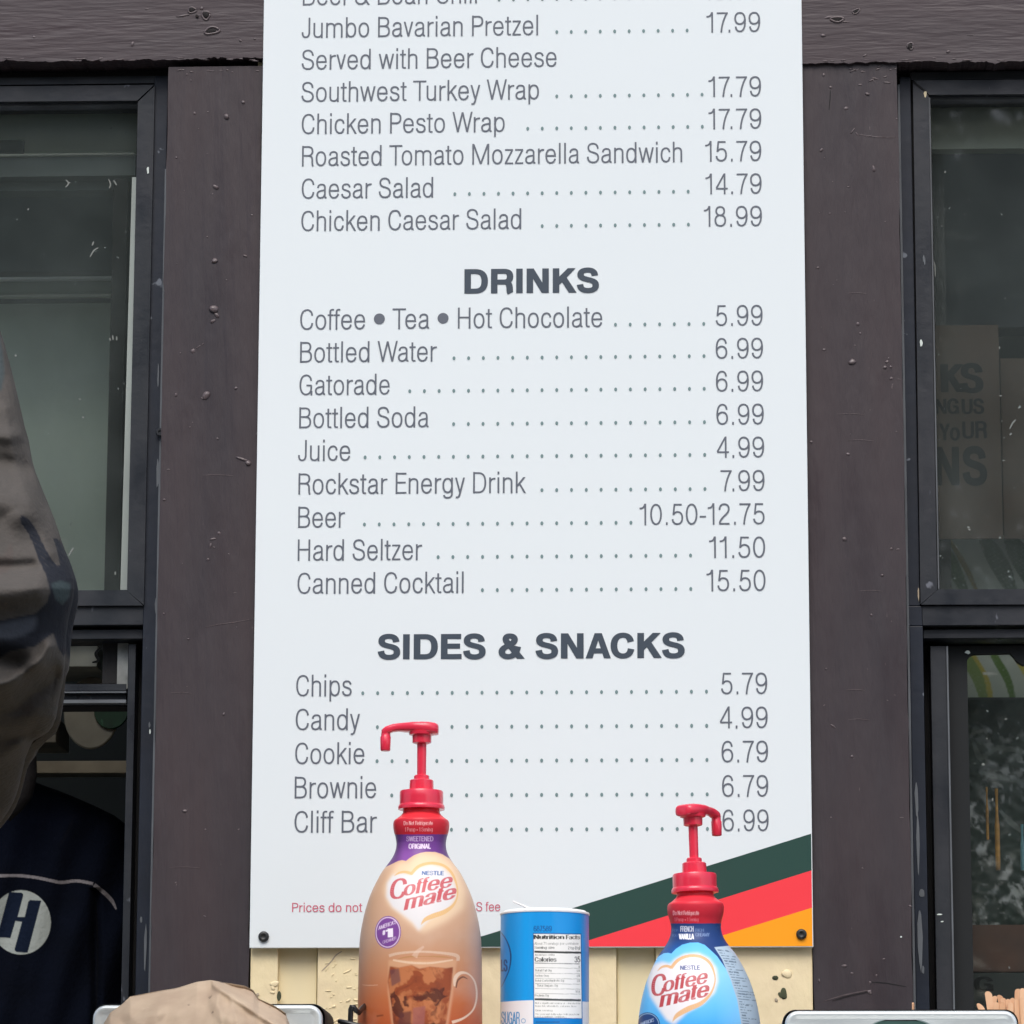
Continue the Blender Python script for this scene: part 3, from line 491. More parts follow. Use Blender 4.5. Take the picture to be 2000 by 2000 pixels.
for i in range(10): lump(rng.uniform(340, 505), 136+abs(rng.gauss(0, 8)), rng.uniform(1, 2.2), 330+i, YP, rng.uniform(1, 3.5), rng.uniform(-.2, .2))
for i in range(26): lump(rng.choice([rng.uniform(5, 505), rng.uniform(1590, 1990)]), 117+rng.uniform(-4, 2), rng.uniform(1.2, 2.2), 360+i, .003, rng.uniform(2, 5), rng.uniform(-.06, .06))
for i, (x, y, r, el, an) in enumerate([(258, 87, 4, .8, 0), (470, 80, 2.5, 1, .6), (497, 76, 2, 1, 0), (66, 73, 2, 1, 0), (287, 18, 2, 2, 0), (1608, 70, 3.6, 1.3, 0), (1853, 101, 2.6, 1.5, .4), (1690, 108, 2, 2, .6), (1893, 69, 2, 3, 0)]):
    lump(x, y, r, 400+i, .003, el, an)
def ringk(x, y, rx, ry, an, th, seed):           # a knot: swollen rim around a dark hollow
    X, Z = P(x, y, .003); pts = []
    for k in range(19):
        a = 2*math.pi*k/18; q = 1+.12*math.sin(3*a+seed); u, v_ = rx*math.cos(a)*q, ry*math.sin(a)*q
        pts.append((X+(u*math.cos(an)-v_*math.sin(an))/1800, .003, Z+(u*math.sin(an)+v_*math.cos(an))/1800))
    tube('knot_rim', pts, th/1800, M['blob'], kiosk, 8)
    lump(x, y, min(rx, ry)*.8, seed, .0026, max(rx/ry, 1)**.7, an, 'hole', 'knot_hollow', .25)
ringk(402, 30, 8, 9, .3, 2.2, 1); ringk(375, 20, 8, 6, 0, 2.0, 2); ringk(414, 60, 15, 7, .15, 2.6, 3); ringk(1778, 90, 6, 7, 0, 2.0, 5); ringk(1635, 38, 13, 5, 0, 2.4, 6); ringk(1672, 22, 8, 4, .5, 1.6, 7)
lump(360, 30, 3, 71, .003, 4, .1); lump(385, 32, 3.5, 72, .002, 1, .2, 'hole', 'knot_hollow', .4); lump(394, 16, 4, 73, .003, 1, 0); lump(1620, 34, 3, 74, .003, 2.5, .2); lump(1650, 42, 2.4, 75, .003, 3, -.1)
def crack(pts, Y, wd=1.6, mat='hole', parent=kiosk, name='crack'):
    v, f = [], []
    q = smoothpts(pts, 5)
    for i, p in enumerate(q):
        t = q[min(i+1, len(q)-1)]-q[max(i-1, 0)]; t = t/np.linalg.norm(t); n = np.array((-t[1], t[0]))*wd/2*(math.sin(math.pi*(i+.4)/len(q))**.5+.15)
        for s_ in (1, -1):
            X, Z = P(p[0]+n[0]*s_, p[1]+n[1]*s_, Y); v.append((X, Y-.0004, Z))
    for i in range(len(q)-1): f.append((2*i, 2*i+1, 2*i+3, 2*i+2))
    return pyd(name, v, f, M[mat], parent)
crack([(1611, 1955), (1640, 1946), (1665, 1940), (1697, 1934)], YP, 2.4, 'blob'); crack([(1625, 1955), (1655, 1946), (1697, 1937)], YP-.0003, 1.5)
crack([(1700, 1918), (1730, 1920), (1770, 1927)], YP, 1.5, 'gap'); crack([(400, 1225), (430, 1219), (460, 1215), (492, 1209)], YP, 1.3, 'blob')
crack([(1675, 262), (1700, 266), (1722, 268), (1748, 268)], YP, 1.4, 'blob'); crack([(1622, 176), (1621, 195), (1619, 215)], YP, 1.5, 'gap')
crack([(628, 1897), (646, 1879), (656, 1866), (668, 1858)], .010, 2.2, 'tan'); 
for x_, y_, l_ in HAIR: crack([(x_, y_), (x_+l_/2, y_-1), (x_+l_, y_+1)], YP, 1.0, 'blob', kiosk, 'brush_mark')
M['leaf'] = material('green_moss', lin((78, 84, 58)), rough=.8, var=.5, vscale=80)
for i, (x, y, r, el, an, mt) in enumerate([(1514, 1910, 6, 1.1, 0, 'leaf'), (1531, 1938, 8, .75, .2, 'leaf'), (1524, 1944, 4, .8, .5, 'leaf'), (1537, 1903, 7, 1.2, 0, 'cream'), (1516, 1953, 3, 1, 0, 'tan'), (545, 1948, 5.5, .6, .1, 'leaf'), (504, 1942, 3, 1, 0, 'tan'),
        (537, 1923, 5, 1.3, .4, 'cream'), (533, 1929, 4, 1, 0, 'cream'), (532, 1938, 3, 1.4, 0, 'cream')]): lump(x, y, r, 500+i, .0095, el, an, mt, 'wall_scar', .06 if mt == 'leaf' else .2)
for i in range(34): lump(rng.uniform(632, 700), rng.uniform(1872, 1998), rng.uniform(1.2, 2.6), 540+i, .0098, rng.uniform(1, 3), rng.uniform(-.2, 1.0), 'cream', 'wall_scar', .5)
# ================================================================ menu board
board = empty('menu_board', (0, 0, ZO), 'tall white menu board with grey price list and green red and orange corner stripes', 'sign')
XB = .305; BT = P(1000, -420, 0)[1]
bm = bmesh.new(); box(bm, -XB, 0, ZO, XB, .005, BT, .0007); bmo('panel', bm, M['board'], board)
def plane_poly(name, px, mat, z=-.0002, clip=True):
    v = []
    for x, y in px:
        X, Z = P(x, y, 0); v.append((min(max(X, -XB+.0009), XB-.0009), z, max(Z, ZO+.0009)))
    return pyd(name, v, [tuple(range(len(v)))], mat, board)
plane_poly('green_stripe', [(868, 1853), (943.3, 1828), (1111, 1776), (1588, 1628.3), (1590, 1700), (1149.6, 1836.8), (1103, 1853)], M['green'])
plane_poly('red_stripe', [(1103, 1853), (1149.6, 1836.8), (1590, 1700), (1590, 1772.8), (1412.7, 1826.7), (1331, 1853)], M['red'])
plane_poly('orange_stripe', [(1331, 1853), (1412.7, 1826.7), (1590, 1772.8), (1590, 1853)], M['orange'])
def put_text(text, xl, xr, ybase, mat, bold=False, cap=None, wv=8.3, wh=7.4, name='menu_lettering', parent=board, z0=-.0004, extra=None):
    pcs, W = layout(text, bold, wv=wv, wh=wh)
    X0, Z0 = P(xl, ybase, 0); X1 = P(xr, ybase, 0)[0]; sx = (X1-X0)/W; sy = (cap or .0241)/100
    v, f = [], []; k = 0
    for pc in pcs:
        z = z0-.000012*(k % 14); k += 1; base = len(v); m = {}
        for pl in pc:
            ids = []
            for a, b in pl:
                kk = (round(a, 3), round(b, 3))
                if kk not in m: m[kk] = len(v); v.append((X0+a*sx, z-1.6e-6*len(m), Z0+b*sy))
                ids.append(m[kk])
            ids2 = []
            for q in ids:
                if not ids2 or ids2[-1] != q: ids2.append(q)
            if len(set(ids2)) >= 3: f.append(tuple(dict.fromkeys(ids2)))
    o = pyd(name, v, f, mat, parent); return o
PITCH_X0 = P(1087.5, 65, 0)[0]; PITCH_D = (P(1342, 62.1, 0)[0]-PITCH_X0)/9
def dots(xa, xb, ybase):
    X0, Zb = P(xa, ybase, 0); X1 = P(xb, ybase, 0)[0]
    k0 = round((X0-PITCH_X0)/PITCH_D); k1 = round((X1-PITCH_X0)/PITCH_D); v, f = [], []
    for k in range(k0, k1+1):
        X = PITCH_X0+k*PITCH_D; n = 10; b = len(v)
        for j in range(n):
            a = 2*math.pi*j/n; v.append((X+.00165*math.cos(a), -.0004, Zb+.0024+.0022*math.sin(a)))
        f.append(tuple(range(b, b+n)))
    pyd('dot_leader', v, f, M['dots'], board)
ROWS = [("Beef & Bean Chili", 591, 931.7, 11, "18.79", 1374.8, 1485, 975, 1342),
 ("Jumbo Bavarian Pretzel", 588.8, 1051.3, 74.6, "17.99", 1380, 1485.3, 1087.5, 1342),
 ("Served with Beer Cheese", 588.8, 1087.5, 136.8, None, 0, 0, 0, 0),
 ("Southwest Turkey Wrap", 588.3, 1053, 199.8, "17.79", 1383.9, 1486.9, 1087.5, 1371),
 ("Chicken Pesto Wrap", 588.8, 986, 262.4, "17.79", 1383.9, 1487.4, 1031, 1371),
 ("Roasted Tomato Mozzarella Sandwich", 589.3, 1332.9, 325.3, "15.79", 1377.4, 1487.4, 0, 0),
 ("Caesar Salad", 588.8, 846.3, 388.8, "14.79", 1378, 1488, 889, 1343),
 ("Chicken Caesar Salad", 588, 1018.4, 451.9, "18.99", 1374.8, 1488.7, 1059, 1343),
 ("Coffee • Tea • Hot Chocolate", 585.7, 1176.8, 644.7, "5.99", 1397.6, 1490, 1202, 1373),
 ("Bottled Water", 585.5, 853.3, 708.6, "6.99", 1397.6, 1490.7, 888.5, 1374),
 ("Gatorade", 584.4, 761.4, 772.4, "6.99", 1398, 1491, 803, 1374),
 ("Bottled Soda", 583.9, 837.8, 836.8, "6.99", 1399, 1492.3, 888, 1375),
 ("Juice", 581.6, 684.6, 901, "4.99", 1399.9, 1493, 716, 1375.6),
 ("Rockstar Energy Drink", 582.3, 1026.2, 966, "7.99", 1407, 1493.8, 1060, 1376),
 ("Beer", 581.8, 673.7, 1031.2, "10.50-12.75", 1249.3, 1493.8, 715, 1232.7),
 ("Hard Seltzer", 581, 824.3, 1095.6, "11.50", 1385, 1495, 858.7, 1348),
 ("Canned Cocktail", 580.5, 905.8, 1160.2, "15.50", 1380, 1495.7, 944.7, 1349),
 ("Chips", 578, 687, 1360.4, "5.79", 1408, 1499, 712.5, 1380),
 ("Candy", 577, 702.7, 1426.5, "4.99", 1405.9, 1499.8, 741, 1380.5),
 ("Cookie", 576, 712, 1492.8, "6.79", 1409, 1500.6, 740, 1381),
 ("Brownie", 575, 735, 1559.6, "6.79", 1410, 1501, 768.7, 1382),
 ("Cliff Bar", 574.6, 736, 1626.6, "6.99", 1411, 1501.8, 797, 1382)]
for t, xl, xr, y, pr, pl, prr, da, db in ROWS:
    o = put_text(t, xl, xr, y, M['txt'])
    Z = P(xl, y, 0)[1]
    def yat(x, Z=Z): return float(PXs(np.array([P(x, y, 0)[0], 0, Z]))[1])
    if pr: put_text(pr, pl, prr, yat((pl+prr)/2), M['txt'], name='price_lettering')
    if da: dots(da, db, yat((da+db)/2))
CH = P(1000, 520, 0)[1]-P(1000, 567.7, 0)[1]; CH2 = P(1000, 1239, 0)[1]-P(1000, 1288, 0)[1]
put_text("DRINKS", 907, 1169.4, 573.6, M['txt2'], True, CH, 26, 20, 'heading_lettering'); put_text("SIDES & SNACKS", 737.7, 1337, 1288, M['txt2'], True, CH2, 26, 20, 'heading_lettering')
put_text("Prices do not", 570.4, 707.3, 1781.4, M['txtr'], False, .0100, 10, 9, 'fee_notice_lettering'); put_text("S fee", 930, 977, 1779.8, M['txtr'], False, .0100, 10, 9, 'fee_notice_lettering')
def screw(x, y, r, parent):
    X, Z = P(x, y, 0); rr = r/1800; v, f = [], []; n = 24
    for q, h in ((1, .0), (1, .0012), (.93, .0026), (.72, .0036), (.45, .0040), (.40, .0030), (.25, .0028)):
        for k in range(n): a = 2*math.pi*k/n; v.append((X+rr*q*math.cos(a), -.0001-h, Z+rr*q*math.sin(a)))
    for i in range(6):
        for k in range(n): f.append((i*n+k, i*n+(k+1) % n, (i+1)*n+(k+1) % n, (i+1)*n+k))
    f.append(tuple(6*n+k for k in range(n)))
    return pyd('screw', v, f, M['screw'], parent, True)
screw(515.1, 1829.5, 10.6, board); screw(1565.3, 1824.8, 10.4, board)
# ================================================================ windows
winL = empty('sliding_window', (P(0, 1000, .03)[0], .03, P(0, 1000, .03)[1]), 'left black metal serving window beside the menu board, open at the bottom', 'window', 'black kiosk windows')
winR = empty('sliding_window', (P(2000, 1000, .03)[0], .03, P(2000, 1000, .03)[1]), 'right black metal window with a brown thank you sign behind the glass', 'window', 'black kiosk windows')
def pquad(name, px, Y, dep, mat, parent):
    v = []
    for d_ in (0, dep):
        for x, y in px: a = P(x, y, Y); v.append((a[0], Y+d_, a[1]))
    bm = bmesh.new(); me = bpy.data.meshes.new(name); me.from_pydata(v, [], [(0, 1, 2, 3), (7, 6, 5, 4)]+[(i, (i+1) % 4, 4+(i+1) % 4, 4+i) for i in range(4)]); bm.from_mesh(me)
    return bmo(name, bm, mat, parent)
def mitre(x0, y0, x1, y1, Y, win, wd=2.2): crack([(x0, y0), ((x0+x1)/2, (y0+y1)/2), (x1, y1)], Y, wd, 'gap', win, 'mitre_joint')
wl = winL; XL = -520
pbox('outer_jamb', 284, 311, 148, 2200, .034, .07, M['frameb'], wl, bev=.0006)
pbox('outer_head', XL, 283.6, 150, 164, .034, .07, M['frame'], wl, xm=150)
pbox('sealant_bead', 308.5, 312, 330, 2150, .0325, .01, M['sealant'], wl)
pquad('sash_jamb', [(269.3, 199), (302.3, 167.5), (280.8, 1181.5), (248, 1153.5)], .030, .05, M['frame'], wl)
pquad('sash_head', [(-520, 174), (301, 165.5), (268, 196.3), (-520, 203)], .0302, .05, M['frame'], wl)
pquad('sash_rail', [(-520, 1154.5), (247, 1152.6), (279.5, 1182.5), (-520, 1184.5)], .0302, .05, M['frame'], wl)
pbox('transom', XL, 283.6, 1184, 1221, .0345, .06, M['frame'], wl, xm=150, bev=.0006)
pbox('head_gasket', XL, 252, 199, 206, .041, .03, M['sealant'], wl, xm=150)
pbox('track_bar', XL, 283.6, 1230, 1248, .044, .05, M['frame'], wl, xm=150, bev=.0005)
pbox('mitre_backing', 252.5, 290, 160, 1183, .040, .01, M['gap'], wl)
pbox('glass_pane', XL, 251, 197, 1154, .058, .004, M['glass'], wl, xm=150)
# inner sash seen through the glass and under the transom
pbox('inner_rail', XL, 250, 303, 344, .10, .03, M['roomd'], wl, xm=120); pbox('inner_rail_edge', XL, 246, 299.5, 303, .094, .03, M['pale'], wl, xm=120)
pbox('inner_rail', XL, 216, 355, 372, .12, .03, M['roomd'], wl, xm=120)
pbox('inner_stile', 207, 236, 350, 1335, .072, .02, M['gap'], wl, xm=220)
pquad('pale_glazing_strip', [(258, 346), (267, 346), (249.5, 1152), (235, 1152)], .050, .006, M['strip'], wl); pbox('inner_jamb_strip', 229, 250, 1256, 1345, .067, .03, M['alug'], wl, ref=1300, xm=244)
pbox('inner_jamb', 257, 271, 1258, 2200, .055, .05, M['frame'], wl, bev=.0006)
pbox('groove', 271, 284, 1249, 2200, .085, .02, M['gap'], wl); pbox('groove', 250, 257, 1249, 1345, .085, .02, M['gap'], wl)
for y0, y1, Y, mt in ((1336, 1349, .066, 'frame'), (1350.5, 1353, .060, 'sealant'), (1356, 1366, .068, 'frame'), (1366.5, 1373, .060, 'sealant'), (1373, 1380, .075, 'gap')):
    pbox('lower_sash_rail', XL, 254, y0, y1, Y, .04, M[mt], wl, xm=190)
pbox('sill', XL, 311, 2200, 2215, .02, .12, M['frame'], wl, xm=190)
bl = lathe('bolt', [(.0, 0), (.0045, 0), (.0050, .002), (.0038, .0035), (.002, .0035), (.0018, .0022), (0, .0022)], (0, 0), M['frame'], None, 20)
bl.parent = wl; bl.location = Vector((P(313, 845, .03)[0], .030, P(313, 845, .03)[1]))-Vector(wl.location); bl.rotation_euler = (math.pi/2, 0, 0)
# right window
wr = winR; XR = 2620
pbox('sealant_bead', 1767.6, 1772, 165, 2150, .0325, .01, M['sealant'], wr)
pbox('outer_jamb', 1771.5, 1793.5, 150, 1183, .034, .07, M['frameb'], wr, bev=.0006)
pbox('outer_jamb', 1772.5, 1798, 1223, 2200, .034, .07, M['frameb'], wr, bev=.0006)
pbox('transom_end', 1771.5, 1797, 1184, 1222, .0335, .07, M['frameb'], wr, bev=.0006)
pbox('outer_head', 1794, XR, 140, 155, .034, .07, M['frame'], wr, xm=1900)
pquad('sash_jamb', [(1783, 159), (1813.5, 186.5), (1830.5, 1152), (1798, 1180)], .030, .05, M['frame'], wr)
pquad('sash_head', [(1784.5, 157), (2620, 150), (2620, 180), (1815, 185)], .0302, .05, M['frame'], wr)
pquad('sash_rail', [(1832, 1151), (2620, 1148), (2620, 1179), (1799, 1180.8)], .0302, .05, M['frame'], wr)
pbox('glazing_bead', 1829.2, 1832, 190, 1150, .033, .02, M['sealant'], wr)
pbox('head_gasket', 1832, XR, 187.5, 194.5, .041, .03, M['sealant'], wr, xm=1900)
pbox('transom', 1797.6, XR, 1182.5, 1221, .0345, .06, M['frame'], wr, xm=1900, bev=.0006)
pbox('track_bar', 1799, XR, 1229, 1246, .044, .05, M['frame'], wr, xm=1900, bev=.0005)
pbox('mitre_backing', 1790, 1833, 158, 1180, .042, .01, M['gap'], wr); mitre(1782, 159, 1808, 178, .0295, wr, 3)
pbox('glass_pane', 1829, XR, 189, 1151, .058, .004, M['glassd'], wr, xm=1900)
pbox('groove', 1799, 1812, 1247, 2200, .09, .02, M['gap'], wr); pbox('groove', 1812, XR, 1247, 1262, .09, .02, M['gap'], wr, xm=1900)
pbox('inner_jamb', 1812, 1843.5, 1262, 2200, .055, .05, M['frame'], wr, bev=.0006)
pbox('jamb_edge', 1843.2, 1846.4, 1262, 2200, .053, .04, M['sealant'], wr)
# lower panel: black sheet with a rounded corner opening
def rr_open(x0, y0, r):
    Y = .07; pts = [(x0, 2200), (x0, y0+r)]+[(x0+r-r*math.cos(a), y0+r-r*math.sin(a)) for a in np.linspace(0, math.pi/2, 9)]+[(1978, y0-1)]+[(1985, y0+6), (1992, y0+16), (2003, y0+22), (2620, y0+24)]
    outer = [(1846.5, 2200), (1846.5, 1262), (2620, 1262)]
    ring = outer+[p for p in pts[::-1]]
    v = []
    for d_ in (0, .012):
        for x, y in ring: X = P(x, 1000 if x in (1846.5,) else 1500, Y)[0]; Z = P(1900, y, Y)[1]; v.append((X, Y+d_, Z))
    n = len(ring); f = [tuple(range(n)), tuple(range(2*n-1, n-1, -1))]+[(i, (i+1) % n, n+(i+1) % n, n+i) for i in range(n)]
    bm = bmesh.new(); me = bpy.data.meshes.new('x'); me.from_pydata(v, [], f); bm.from_mesh(me); bmesh.ops.triangulate(bm, faces=[q for q in bm.faces if len(q.verts) > 4])
    return bmo('lower_panel', bm, M['black'], wr)
rr_open(1893, 1277, 17)
pbox('lower_glass', 1890, XR, 1270, 2200, .086, .004, M['glassl'], wr, ref=1500, xm=1900)
# chips of bare metal on the frames
def chip(x, y, w_, h_, Y, par, mt='alu'):
    X, Z = P(x, y, Y); n = 9; v = [(X+w_/3600*math.cos(2*math.pi*k/n)*rng.uniform(.7, 1.2), Y-.0006, Z+h_/3600*math.sin(2*math.pi*k/n)*rng.uniform(.7, 1.1)) for k in range(n)]
    pyd('paint_chip', v, [tuple(range(n))], M[mt], par)
for a in ((289, 332, 5, 17, .030, wl), (1807, 184, 7, 14, .030, wr, 'cream'), (1799, 670, 6, 18, .030, wr), (1804, 505, 4, 14, .030, wr, 'sealant'), (1806, 510, 3, 20, .030, wr, 'sealant'), (1794, 1160, 3, 34, .0335, wr, 'tan'), (1800, 1745, 12, 18, .034, wr, 'sealant'), (1803, 1895, 5, 18, .034, wr, 'sealant'),
          (309, 735, 3, 60, .0335, wl, 'sealant'), (308, 925, 6, 70, .0335, wl, 'sealant'), (305, 1185, 5, 40, .0335, wl, 'sealant'), (292, 1416, 4, 14, .034, wl, 'sealant'), (293, 1429, 3, 11, .034, wl, 'alu'), (276, 1796, 5, 14, .034, wl, 'sealant'), (284, 1850, 6, 110, .0335, wl, 'sealant'),
          (1790, 1560, 7, 70, .0335, wr, 'sealant'), (1793, 1650, 6, 120, .0335, wr, 'sealant'), (1797, 1830, 9, 150, .0335, wr, 'sealant'), (1835, 1786, 12, 3, .055, wr), (1840, 1800, 7, 3, .055, wr), (1890, 1274, 11, 8, .068, wr), (1760, 1830, 4, 4, YP-.0002, wr)):
    chip(*a)
# ================================================================ room behind the windows
def rbox(name, x0, y0, z0, x1, y1, z1, m, label=None):
    bm = bmesh.new(); box(bm, x0, y0, z0, x1, y1, z1); return tag(bmo(name, bm, m), label, kind='structure')
zt = P(1000, -300, 0)[1]
rbox('interior_back_wall', -1.6, 1.30, .2, 1.9, 1.35, zt+.3, M['room']); rbox('interior_ceiling', -1.6, .13, zt+.3, 1.9, 1.35, zt+.35, M['roomd'])
rbox('interior_side_wall', -1.65, .13, .2, -1.6, 1.35, zt+.35, M['roomd']); rbox('interior_side_wall', 1.9, .13, .2, 1.95, 1.35, zt+.35, M['roomd'])
rbox('interior_floor', -1.6, .13, .15, 1.9, 1.35, .2, M['room']); rbox('interior_partition', -.25, .14, .2, -.2, 1.3, zt+.3, M['roomd']); rbox('interior_partition', .42, .14, .2, .47, 1.3, zt+.3, M['roomd'])
# left room
def tbox(name, x0, x1, y0, y1, Y, dep, m, label, cat, xm=None, group=None):
    e = pbox(name, x0, x1, y0, y1, Y, dep, m, None, ref=(y0+y1)/2, xm=xm if xm else min(max((x0+x1)/2, 10), 1990), bev=.001); return tag(e, label, cat, group)
tbox('hood_panel', -500, 300, 212, 298, .17, .03, M['hoodg'], 'grey green painted panel high up behind the left window glass', 'panel', 120)
tbox('wall_vent', -200, 46, 273, 298, .16, .008, M['gap'], 'dark slotted vent at the top left behind the glass', 'vent', 20)
tbox('cupboard_front', -500, 300, 300, 530, .42, .05, M['roomd'], 'dark slate cupboard front behind the left window', 'cupboard', 120)
sh = empty('wall_shelf', (P(100, 545, .33)[0], .33, P(100, 545, .33)[1]), 'thin pale edged shelf crossing behind the left window glass', 'shelf')
pbox('shelf_edge', -500, 216, 540.5, 545, .32, .01, M['white'], sh, xm=100); pbox('shelf_board', -500, 216, 546, 570, .335, .02, M['roomg'], sh, xm=100); pbox('shelf_lip', -500, 216, 575, 579, .32, .01, M['pale'], sh, xm=100)
tbox('tiled_splashback', -500, 300, 592, 1212, .36, .05, M['tile'], 'dull grey green splashback under the shelf in the left window', 'panel', 120)
dk = empty('round_disc', (P(178, 1400, .45)[0], .45, P(178, 1400, .45)[1]), 'round beige disc with a green patch hanging inside the left opening', 'disc')
c = P(178, 1392, .45); n = 40; rr = 56/1700
lathe_v = []
def disc(name, cx, cy, rx, ry, Y, m, parent, th=.006, n=40):
    X, Z = P(cx, cy, Y); k = 1/1720; v = []
    for yy, q in ((Y, .96), (Y+.0012, 1), (Y+th, 1)):
        for j in range(n): a = 2*math.pi*j/n; v.append((X+rx*k*q*math.cos(a), yy, Z+ry*k*q*math.sin(a)))
    f = [tuple(range(n))]+[(i*n+j, i*n+(j+1) % n, (i+1)*n+(j+1) % n, (i+1)*n+j) for i in range(2) for j in range(n)]+[tuple(2*n+j for j in range(n))[::-1]]
    return pyd(name, v, f, m, parent)
M['disc'] = material('beige_disc', (.36, .32, .25), rough=.6, var=.3, vscale=25); M['dgreen'] = material('green_patch', (.012, .07, .025), rough=.5, var=.5, vscale=60, spots=(.03, .12, .05), sscale=90, sth=.6)
disc('disc_face', 178, 1392, 58, 76, .45, M['disc'], dk); disc('green_patch', 217, 1388, 36, 38, .444, M['dgreen'], dk, .004)
tbox('steel_rail', -500, 300, 1486, 1510, .36, .04, M['tan'], 'tan metal rail crossing the dark opening above the navy shoulder', 'rail', 160)
tbox('bread_box', 60, 190, 1262, 1302, .40, .12, M['pale'], 'small pale box with a dark curved mark just under the left transom', 'box', 130)
crack([(200, 1262), (187, 1276), (192, 1290), (180, 1294)], .39, 5, 'gap', None, 'cable'); tag(bpy.data.objects['cable'], 'short black cable end hanging beside the pale box', 'cable')
tbox('storage_box', 20, 110, 1400, 1450, .5, .1, M['tan'], 'brown shaded box left of the round beige disc', 'box', 80)
# right room
tbox('ceiling_panel', 1700, 2700, 205, 291, .11, .02, M['hoodg'], 'flat grey green panel along the top behind the right window', 'panel', 1900)
tbox('fridge_side', 1700, 2700, 292, 640, .70, .05, M['roomd'], 'dark blank cupboard upper part behind the right window', 'cupboard', 1900)
M['card'] = material('brown_card', (.125, .095, .072), rough=.8, var=.35, col2=(.09, .078, .062), vscale=10); M['cardtxt'] = material('card_ink', (.012, .017, .018), rough=.8)
sg = empty('thank_you_sign', (P(1900, 1050, .09)[0], .09, P(1900, 1050, .09)[1]), 'brown card sign with dark capital letters behind the right window glass', 'sign')
pbox('card', 1700, 1958, 635, 1052, .10, .004, M['card'], sg, xm=1900)
pbox('card_flap', 1960, 2400, 700, 1052, .12, .004, M['card'], sg, xm=1980)
def sign_text(t, xl, xr, yb, capx, wv, wh, Y=.0992, bold=False, mt='cardtxt', par=sg):
    pcs, W = layout(t, bold, wv=wv, wh=wh); X0, Z0 = P(xl, yb, Y); X1 = P(xr, yb, Y)[0]; sy = capx/1760/100; sx = (X1-X0)/W; v, f = [], []
    for k, pc in enumerate(pcs):
        for pl in pc: b = len(v); v += [(X0+a*sx, Y-.00002*k, Z0+b_*sy) for a, b_ in pl]; f.append(tuple(range(b, len(v))))
    return pyd('sign_lettering', v, f, M[mt], par)
sign_text('KS', 1842, 1917, 766, 57, 24, 18); sign_text('NG', 1828, 1872, 808, 30, 20, 16); sign_text('US', 1880, 1921, 808, 30, 20, 16)
sign_text('Yo', 1836, 1874, 860, 34, 18, 15); sign_text('UR', 1881, 1927, 856, 34, 18, 15); sign_text('NS', 1826, 1928, 948, 78, 26, 20, bold=True)
# painted leaf reflection + sheet with painted ripples + bottles seen in the lower opening
cv = Canvas(1820, 1040, 2120, 1420, 1, (172, 188, 176))  # leaves mirrored in the pane are painted as stripes
cv.put(cv.noise(30, 3), (196, 206, 194), .8)
for x, wd, c_ in ((1842, 26, (72, 108, 66)), (1866, 10, (138, 128, 56)), (1935, 34, (58, 92, 58)), (1985, 40, (62, 98, 60)), (2040, 12, (150, 142, 62))):
    cv.ribbon([(x-14, 1050), (x+4, 1080), (x+26, 1120), (x+46, 1165)], [wd*.6, wd, wd, wd*.5], c_)
for x, wd, c_ in ((1912, 14, (186, 178, 86)), (1898, 22, (128, 154, 92)), (1955, 15, (92, 128, 58)), (1998, 13, (196, 190, 92)), (2030, 18, (110, 142, 66)), (2070, 12, (196, 190, 92))):
    cv.ribbon([(x-28, 1255), (x-8, 1290), (x+14, 1330), (x+26, 1380)], [wd*.7, wd, wd, wd*.6], c_)
cv.ribbon([(1920, 1315), (1932, 1316), (1948, 1316)], [3, 7, 2], (232, 238, 230))
def card(name, cv, x0, x1, y0, y1, Y, mat, nx=60, nz=60, wob=0, parent=None, seed=1):
    V = np.zeros((nz, nx, 3)); C = np.zeros((nz, nx, 3)); r = np.random.RandomState(seed)
    for i in range(nz):
        yy = y0+(y1-y0)*i/(nz-1)
        for j in range(nx):
            xx = x0+(x1-x0)*j/(nx-1); X, Z = P(xx, yy, Y); V[i, j] = (X, Y, Z); C[i, j] = 0
    xs = np.linspace(x0, x1, nx)[None].repeat(nz, 0); ys = np.linspace(y0, y1, nz)[:, None].repeat(nx, 1)
    if wob:
        for k in range(26):
            a = r.uniform(0, math.pi); fq = r.uniform(.02, .16); V[..., 1] += wob/(1+fq*20)*np.abs(np.sin((xs*math.cos(a)*.8+ys*math.sin(a))*fq+r.uniform(0, 6)))
    return grid_mesh(name, V, cv.sample(xs, ys), mat, parent, smooth=not wob)
lb = card('leaf_banner', cv, 1825, 2110, 1045, 1362, .20, M['printm'], 90, 120); tag(lb, 'printed banner of green and yellow palm leaves at the right window', 'banner')
cv = Canvas(1840, 1360, 2120, 1830, 1, (50, 64, 56))
n1 = cv.noise(17, 8, .7, 22); n2 = cv.noise(46, 9, .8, 30)
cv.put(np.clip((n1-.50)*6, 0, 1)*np.clip((n2-.42)*6, 0, 1)*np.clip((cv.Y-1395)/30, 0, 1), (206, 210, 208), .85)  # pale streaks put the rippled reflections into the sheet's colour
for a in ([(1900, 1440), (1915, 1475), (1930, 1470), (1950, 1458), (1985, 1462), (2010, 1466)], [(1915, 1505), (1940, 1512), (1965, 1517), (2005, 1525)], [(1955, 1580), (1975, 1602), (1995, 1618), (2015, 1625)], [(1900, 1430), (1908, 1420), (1918, 1432), (1914, 1450)], [(1970, 1725), (1985, 1737), (2010, 1748)]):
    cv.ribbon(a, [5, 11, 9, 10, 9, 6][:len(a)], (176, 184, 178), .4)
ps = card('plastic_sheet', cv, 1860, 2100, 1363, 1812, .24, M['print'], 90, 130, .0022); tag(ps, 'crumpled dark plastic sheet with pale crinkles behind the lower right pane', 'sheet')
